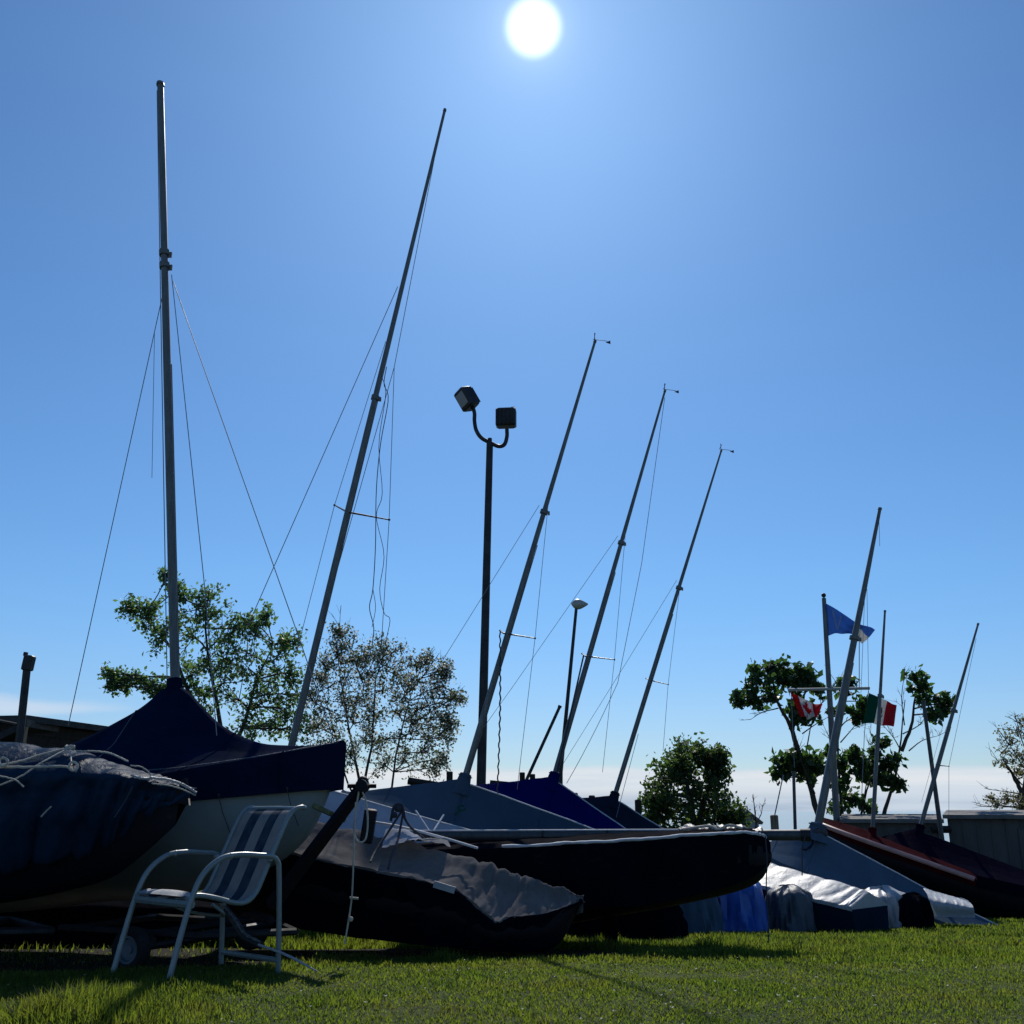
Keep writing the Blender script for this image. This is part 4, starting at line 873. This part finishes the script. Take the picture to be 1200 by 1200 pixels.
# ---------------------------------------------------------------- sheds, hut, house
def shed(label, x0, x1, ytop, Y, depth):
    a, c = at(x0, ytop, Y), at(x1, ytop, Y); z = min(ground(a.x, Y), ground(c.x, Y))-.05; h = a.z-z; w = c.x-a.x; cx = (a.x+c.x)/2
    t = thing('storage_shed', label, 'shed', V(cx, Y, z), 'grey storage sheds')
    b = MB(); n = int(w/.3); o = V(cx, Y, z)                          # built square to the world, then turned about its base
    b.box(o+V(0, depth/2+.1, h/2-.06), (w-.16, depth, h-.12))
    for i in range(n+1): b.box(o+V(-w/2+.10+(w-.2)*i/n, .09, h/2-.06), (.03, .03, h-.14))
    b.build('wall', M['shed'], t, False)
    b = MB(); y0, y1 = -.06, depth+.25
    vs = [o+V(*q) for q in ((-w/2, y0, h-.13), (w/2, y0, h-.13), (w/2, y0, h-.05), (-w/2, y0, h-.05), (-w/2, y1, h-.05), (w/2, y1, h-.05), (w/2, y1, h+.05), (-w/2, y1, h+.05))]
    b.add(vs, [(0, 1, 2, 3), (7, 6, 5, 4), (3, 2, 6, 7), (1, 0, 4, 5), (0, 3, 7, 4), (2, 1, 5, 6)]); b.build('roof', M['shedroof'], t, False)
    b = MB(); b.bbox(o+V(.2*w, .075, h*.44), (.95, .05, h*.8), None, .01); d = b.build('door', M['shed'], t, True, 30)
    b = MB(); b.bbox(o+V(.2*w+.36, .035, h*.45), (.03, .04, .14), None, .006); b.build('handle', M['steel'], d)
    t.rotation_euler.z = -math.atan2(cx, Y)*.97
    return t
shed('grey storage shed behind the red covered dinghy', 986, 1101, 957, 23., 2.0)
shed('larger grey storage shed at the right edge of the picture', 1110, 1262, 952, 22.4, 2.2)
b = MB(); b.tube([at(1092, 972, 22.6), at(1114, 972, 22.6)], .075, 4)
tag(b.build('timber_beam', M['wood_dark'], None), 'dark timber beam bridging the gap between the two sheds', 'beam')
def hut():
    Y = 15.; a = at(33, 839, Y); c = at(150, 857, 17.6); t = thing('dark_hut', 'dark flat roofed timber hut behind the boats at the left edge', 'hut', V(a.x, Y, ground(a.x, Y)))
    z = ground(a.x, Y)-.1; d = V(c.x-a.x, c.y-a.y, 0); L = d.length; d.normalize(); n = V(-d.y, d.x, 0); R = Matrix((d, n, V(0, 0, 1))).transposed(); ctr = V(a.x, a.y, 0)+d*(L/2)+n*1.3
    b = MB(); b.box(V(ctr.x, ctr.y, (z+a.z-.1)/2), (L, 2.4, a.z-.1-z), R)
    for k in range(int((a.z-z)/.18)): b.box(V(ctr.x, ctr.y, z+.1+.18*k)-n*1.205, (L-.02, .02, .15), R)
    b.build('wall', M['wood_dark'], t, False)
    b = MB(); b.box(V(ctr.x, ctr.y, a.z-.045), (L+.25, 2.75, .09), R); b.build('roof', M['black'], t, False)
    b = MB(); q = at(30, 852, 14.7); b.box(V(q.x-.02, q.y, (z+q.z)/2), (.09, .06, q.z-z)); b.build('corner_board', M['wood'], t, False)
    # the lower lean-to roof on the left
    b = MB(); p0, p1 = at(-40, 878, 14.6), at(32, 843, 14.8); e = V(0, 1.8, 0); dn = V(0, 0, -.1)
    b.add([p0, p1, p1+e, p0+e, p0+dn, p1+dn, p1+e+dn, p0+e+dn], [(0, 1, 2, 3), (7, 6, 5, 4), (0, 4, 5, 1), (1, 5, 6, 2), (2, 6, 7, 3), (3, 7, 4, 0)]); b.build('lean_to_roof', M['black'], t, False)
hut()
def capped_post():
    Y = 13.6; f = at(22, 880, Y); f.z = ground(f.x, Y); tp = at(33, 770, Y)
    t = thing('capped_post', 'dark leaning post with a square box on top left of the navy cover', 'post', f)
    lo = at(23, 865, Y); b = MB(); b.tube([V(lo.x-.02, Y, f.z), lo, tp], .052, 8); b.build('post', M['black'], t)
    b = MB(); R = Matrix.Rotation(.1, 3, 'Y'); b.bbox(at(33.5, 777, Y), (.125, .12, .20), R, .012); b.box(at(30, 766.5, Y), (.04, .05, .05), R); b.build('cap', M['black'], t, True, 30)
    b = MB(); b.tube([at(-10, 843, Y), at(20, 849, Y)], .022, 6); b.build('cross_rail', M['black'], t)
capped_post()
def house():
    Y = 44.; a = at(862, 962, Y); c = at(889, 962, Y); w = c.x-a.x; cx = (a.x+c.x)/2; z = ground(cx, Y); e = at(875, 962, Y).z; r = at(875, 951, Y).z
    t = thing('small_house', 'small pale house with a dark gabled roof beyond the round dark tree', 'house', V(cx, Y, z))
    b = MB(); b.box(V(cx, Y+1.5, (z+e)/2), (w, 3, e-z)); b.add([V(cx-w/2, Y, e), V(cx+w/2, Y, e), V(cx, Y, r)], [(0, 1, 2)]); b.build('wall', M['tent_white'], t, False)
    b = MB()
    for s in (-1, 1):
        b.add([V(cx, Y-.2, r+.08), V(cx+s*(w/2+.15), Y-.2, e-.05), V(cx+s*(w/2+.15), Y+3.2, e-.05), V(cx, Y+3.2, r+.08), V(cx, Y-.2, r), V(cx+s*(w/2+.1), Y-.2, e-.14), V(cx+s*(w/2+.1), Y+3.2, e-.14), V(cx, Y+3.2, r)], [(0, 1, 2, 3), (7, 6, 5, 4), (0, 4, 5, 1), (1, 5, 6, 2), (2, 6, 7, 3)])
    b.build('roof', M['shedroof'], t, False)
    b = MB(); b.bbox(V(cx-.1, Y-.02, e-.5), (.5, .06, .6), None, .01); b.build('window', M['glass'], t, False)
house()
# ---------------------------------------------------------------- trees
def leaves(pts, size, jitter, per, seed, aspect=.6, clump=1.):
    r = np.random.default_rng(seed); pts = np.array([tuple(p) for p in pts], np.float64); n = len(pts)*per
    c = np.repeat(pts, per, 0)+r.normal(0, 1, (n, 3))*jitter
    d = r.normal(0, 1, (n, 3)); d[:, 2] -= .25; d /= np.linalg.norm(d, axis=1)[:, None]
    e = np.cross(d, r.normal(0, 1, (n, 3))); e /= np.linalg.norm(e, axis=1)[:, None]; f = np.cross(d, e)
    s = size*(.55+.9*r.random(n))[:, None]
    v = np.stack([c-d*s*.5, c+e*s*aspect*.5+f*s*.10, c+d*s*.5, c-e*s*aspect*.5+f*s*.10], 1)
    return v
def leaf_mesh(name, v, mat, parent):
    n = len(v); off = np.array(parent_origin(parent)); v = (v-off).astype(np.float32)
    me = bpy.data.meshes.new(name); me.vertices.add(n*4); me.vertices.foreach_set('co', v.ravel()); me.loops.add(n*6)
    bse = (np.arange(n)*4)[:, None]; me.loops.foreach_set('vertex_index', (bse+np.array([[0, 1, 2, 0, 2, 3]])).ravel().astype(np.int32))
    me.polygons.add(n*2); me.polygons.foreach_set('loop_start', (np.arange(n*2)*3).astype(np.int32)); me.polygons.foreach_set('loop_total', np.full(n*2, 3, np.int32))
    me.update(); me.validate(); me.materials.append(mat); o = bpy.data.objects.new(name, me); COL.objects.link(o); o.parent = parent; return o
def tree(name, label, Y, stems, blobs, leaf, mat, trunk_r, twigs=9, per=12, jit=.10, seed=1, bare=(), blossom=None, group=None, aspect=.6, sub=5, thick=.5, feather=1.4, flatten=1.):
    """stems: photo polylines from the ground up; blobs: (px, py, radius px[, dy]) leafy masses reached by limbs; bare: leafless twigs"""
    r = random.Random(seed); k = Y/1200; S = []
    base = at(*stems[0][0], Y); base.z = ground(base.x, Y); t = thing(name, label, 'tree', base, group)
    b = MB()
    for i, st in enumerate(stems):
        pts = [at(x, y, Y+(r.uniform(-1, 1)*.02*j*len(st))) for j, (x, y) in enumerate(st)]
        if i == 0 or st[0][1] > 940: pts = [V(pts[0].x, pts[0].y, ground(pts[0].x, Y))]+pts
        q = catmull(pts, 14); r0 = trunk_r*(1 if i == 0 else .72); b.tube([v+V(r.uniform(-1, 1), 0, 0)*r0*.25 for v in q], [r0*(1-.86*j/13) for j in range(14)], 8); S += [(v, r0*(1-.72*j/13)) for j, v in enumerate(q) if j > 2]
    tips = []
    def limb(p, q, r0, r1, n=7):
        m = p.lerp(q, .5)+V(r.uniform(-1, 1), r.uniform(-1, 1), r.uniform(-.2, .6))*(q-p).length*.13
        pts = catmull([p, m, q], n); b.tube(pts, [r0+(r1-r0)*j/(n-1) for j in range(n)], 5); return pts
    for bl in blobs:
        x, y, R = bl[:3]; rad = R*k; c = at(x, y, Y+(bl[3] if len(bl) > 3 else r.uniform(-.5, .5)*min(1.2, rad*1.5)))
        lo = [s for s in S if s[0].z < c.z+rad*.3] or S
        s = min(lo, key=lambda s: (s[0]-c).length+.6*abs(min(0, c.z-s[0].z)))
        pts = limb(s[0], c, min(s[1]*.7, trunk_r*thick*.6), .012)
        for i in range(twigs):
            d = V(r.gauss(0, 1), r.gauss(0, 1), r.gauss(0, 1)).normalized()*rad*(r.random()**.55)*feather
            d.z *= flatten; p0 = pts[r.choice((-1, -2, -3))]; tp = limb(p0, c+d, .010, .004, 5)
            tips += tp[2:]
            for _ in range(sub):
                e = c+d+V(r.gauss(0, 1), r.gauss(0, 1), r.gauss(0, 1)).normalized()*rad*.42; b.tube([tp[-2], e], [.005, .003], 4); tips += [e, e.lerp(tp[-2], .4)]
    for (x0, y0, x1, y1) in bare:
        pts = limb(at(x0, y0, Y), at(x1, y1, Y+r.uniform(-.4, .4)), .018, .005)
        for i in range(7):
            p0 = r.choice(pts[2:]); dd = (pts[-1]-pts[0]); q = p0+dd*.28*r.random()+V(r.gauss(0, 1), r.gauss(0, 1), abs(r.gauss(0, 1)))*dd.length*.12; b.tube([p0, q], [.007, .003], 4)
            for _ in range(2): b.tube([p0.lerp(q, .6), q+V(r.gauss(0, 1), r.gauss(0, 1), r.gauss(.3, 1))*dd.length*.07], [.004, .002], 4)
    b.build('trunk', M['bark'], t)
    if tips and leaf:
        v = leaves(tips, leaf, jit, per, seed, aspect); leaf_mesh('crown', v, mat, t)
        if blossom:
            v = leaves(tips, leaf*.8, jit*1.1, blossom, seed+50, .9); leaf_mesh('blossom', v, M['petal'], t)
    return t
tree('apple_tree', 'leafy green apple tree behind the navy cover', 19., [[(262, 985), (262, 900), (258, 850), (250, 800), (240, 740), (245, 690)], [(262, 900), (285, 850), (300, 800), (320, 755)], [(258, 870), (225, 820), (200, 760), (170, 720)]],
     [(243, 700, 12), (250, 720, 16), (228, 715, 15), (212, 700, 8), (222, 745, 22), (205, 735, 12), (178, 728, 12), (160, 716, 11), (150, 713, 6), (192, 750, 12), (176, 712, 8), (255, 750, 24), (238, 780, 26), (268, 770, 18), (275, 735, 12), (290, 728, 9), (300, 745, 15), (312, 720, 6), (290, 765, 20), (330, 755, 14), (342, 752, 8), (320, 775, 18), (300, 790, 24), (325, 800, 20), (345, 790, 12), (262, 800, 24), (280, 820, 26), (305, 825, 26), (335, 830, 22), (350, 815, 14), (240, 815, 20), (215, 810, 12), (225, 790, 12), (320, 852, 18), (345, 855, 14), (290, 850, 16), (152, 800, 8), (140, 798, 8), (128, 790, 6), (130, 802, 5), (172, 803, 7), (183, 806, 7), (190, 815, 7), (205, 690, 6), (195, 675, 4)],
     .08, M['leaf_apple'], .07, 9, 2, .06, 3, sub=4, feather=1.75)
tree('blossom_tree', 'airy tree with many thin stems and pale blossom behind the winch post', 21., [[(425, 975), (420, 910), (410, 860), (400, 800), (395, 760)], [(424, 930), (436, 870), (440, 800), (452, 760)], [(455, 975), (462, 900), (472, 850), (490, 790), (510, 760)], [(430, 975), (405, 910), (390, 850), (375, 800)]],
     [(398, 740, 8), (405, 755, 12), (395, 765, 14), (385, 780, 14), (412, 775, 16), (430, 765, 12), (445, 760, 10), (460, 765, 10), (450, 780, 16), (430, 790, 18), (405, 795, 18), (385, 805, 18), (372, 795, 10), (465, 790, 16), (485, 780, 12), (500, 775, 10), (525, 785, 8), (512, 790, 12), (495, 800, 16), (475, 810, 18), (450, 810, 20), (425, 815, 20), (400, 820, 20), (380, 830, 20), (520, 805, 14), (535, 820, 9), (510, 825, 16), (490, 830, 18), (465, 835, 20), (440, 840, 20), (415, 845, 18), (390, 855, 20), (378, 870, 16), (525, 840, 12), (505, 850, 16), (482, 860, 18), (455, 865, 18), (430, 870, 16), (520, 865, 10), (500, 880, 14), (475, 890, 18), (450, 895, 16), (410, 885, 14), (530, 850, 6), (505, 900, 12), (390, 900, 14), (520, 890, 8), (365, 890, 12), (365, 850, 12), (365, 820, 10)],
     .06, M['leaf_blossom'], .042, 8, 2, .07, 5, blossom=1, sub=5, bare=((425, 800, 398, 735), (470, 820, 515, 765), (480, 850, 535, 815)))
tree('dark_tree', 'round dense dark tree standing beyond the grey tents', 29., [[(815, 985), (812, 950), (805, 920), (800, 895)], [(820, 960), (832, 920), (835, 890)]],
     [(790, 895, 15), (800, 888, 14), (783, 905, 13), (775, 915, 13), (768, 935, 14), (762, 942, 9), (790, 920, 20), (812, 905, 18), (825, 893, 14), (829, 882, 9), (838, 895, 10), (846, 886, 4), (840, 912, 12), (842, 905, 8), (820, 925, 20), (800, 940, 22), (778, 950, 18), (830, 950, 20), (815, 965, 20), (790, 965, 18), (845, 945, 14), (848, 958, 16), (862, 955, 12), (868, 963, 9), (765, 960, 12), (770, 972, 12), (855, 970, 12)],
     .13, M['leaf_dark'], .15, 7, 4, .10, 9, sub=4, feather=1.75)
tree('maple_tree', 'open branched maple with dark leaf clusters left of the flagpole', 25.5, [[(965, 985), (955, 940), (945, 905), (932, 875), (925, 850)], [(940, 895), (928, 855), (912, 825), (905, 800)], [(928, 855), (932, 820), (930, 800)], [(928, 850), (940, 825), (945, 805)]],
     [(888, 790, 12), (900, 785, 12), (912, 785, 14), (925, 785, 13), (940, 790, 13), (880, 805, 10), (872, 818, 8), (866, 822, 5), (895, 802, 14), (912, 803, 14), (930, 803, 14), (948, 800, 13), (960, 808, 9), (905, 820, 9), (885, 822, 6), (943, 825, 9), (950, 838, 9), (940, 842, 7), (930, 828, 7), (918, 888, 9), (930, 885, 9), (942, 890, 10), (955, 892, 9), (925, 898, 9), (915, 905, 8), (935, 903, 9), (948, 905, 8), (960, 900, 7)],
     .19, M['leaf_maple'], .105, 4, 2, .08, 11, bare=((912, 830, 880, 843), (945, 880, 980, 800), (955, 930, 935, 880), (940, 860, 975, 838)), sub=3, group='trees by the flagpole', flatten=.62, feather=1.6)
tree('maple_tree', 'slender maple with two leafy tops right of the three coloured flag', 26.5, [[(1030, 985), (1036, 955), (1042, 935), (1050, 905), (1056, 870), (1060, 820)], [(1056, 880), (1068, 850), (1072, 820), (1078, 800)], [(990, 985), (985, 930), (982, 880), (985, 830), (995, 800)], [(1005, 985), (1015, 930), (1030, 890)]],
     [(1072, 793, 6), (1076, 803, 8), (1085, 808, 9), (1083, 820, 8), (1100, 820, 8), (1108, 826, 7), (1095, 838, 8), (1105, 835, 6), (1012, 822, 6), (1010, 835, 6), (1003, 840, 6), (985, 835, 9), (990, 810, 8), (998, 800, 6), (1028, 882, 9), (1033, 872, 6), (1025, 895, 10), (1040, 895, 10), (1050, 890, 10), (1038, 908, 12), (1028, 915, 9), (1048, 915, 9), (1055, 918, 7), (1010, 892, 9), (1000, 888, 8), (995, 905, 9), (1008, 905, 7), (985, 895, 8), (982, 920, 8), (995, 935, 7), (1003, 940, 7), (1018, 948, 6), (985, 950, 9), (992, 968, 8), (975, 885, 8), (1003, 880, 6)],
     .18, M['leaf_maple'], .075, 4, 2, .07, 13, bare=((1060, 850, 1060, 790), (1056, 880, 1035, 850), (1065, 880, 1100, 862), (1050, 900, 1020, 860), (985, 870, 1010, 840), (1010, 950, 1025, 880), (1058, 860, 1085, 840), (985, 880, 965, 850)), sub=3, group='trees by the flagpole', flatten=.62, feather=1.6)
tree('budding_tree', 'grey budding tree with bare twigs at the right edge behind the shed', 27., [[(1196, 985), (1198, 940), (1205, 890), (1215, 830)], [(1198, 930), (1185, 905), (1172, 885)]],
     [(1195, 855, 12), (1185, 870, 12), (1175, 890, 9), (1195, 885, 12), (1205, 845, 12), (1215, 870, 20), (1180, 935, 10), (1165, 942, 8), (1195, 930, 12), (1192, 905, 10), (1215, 900, 18)],
     .07, M['catkin'], .09, 7, 2, .06, 17, bare=((1198, 920, 1162, 885), (1200, 900, 1170, 855), (1202, 880, 1190, 838), (1200, 945, 1150, 945), (1195, 930, 1158, 925), (1205, 860, 1182, 840), (1198, 940, 1160, 935)))
tree('bare_sapling', 'small leafless sapling in front of the far house', 30., [[(886, 985), (886, 965), (884, 940)]], [], 0, None, .05, bare=((886, 965, 893, 945), (886, 968, 880, 955), (885, 955, 883, 938)), seed=21)
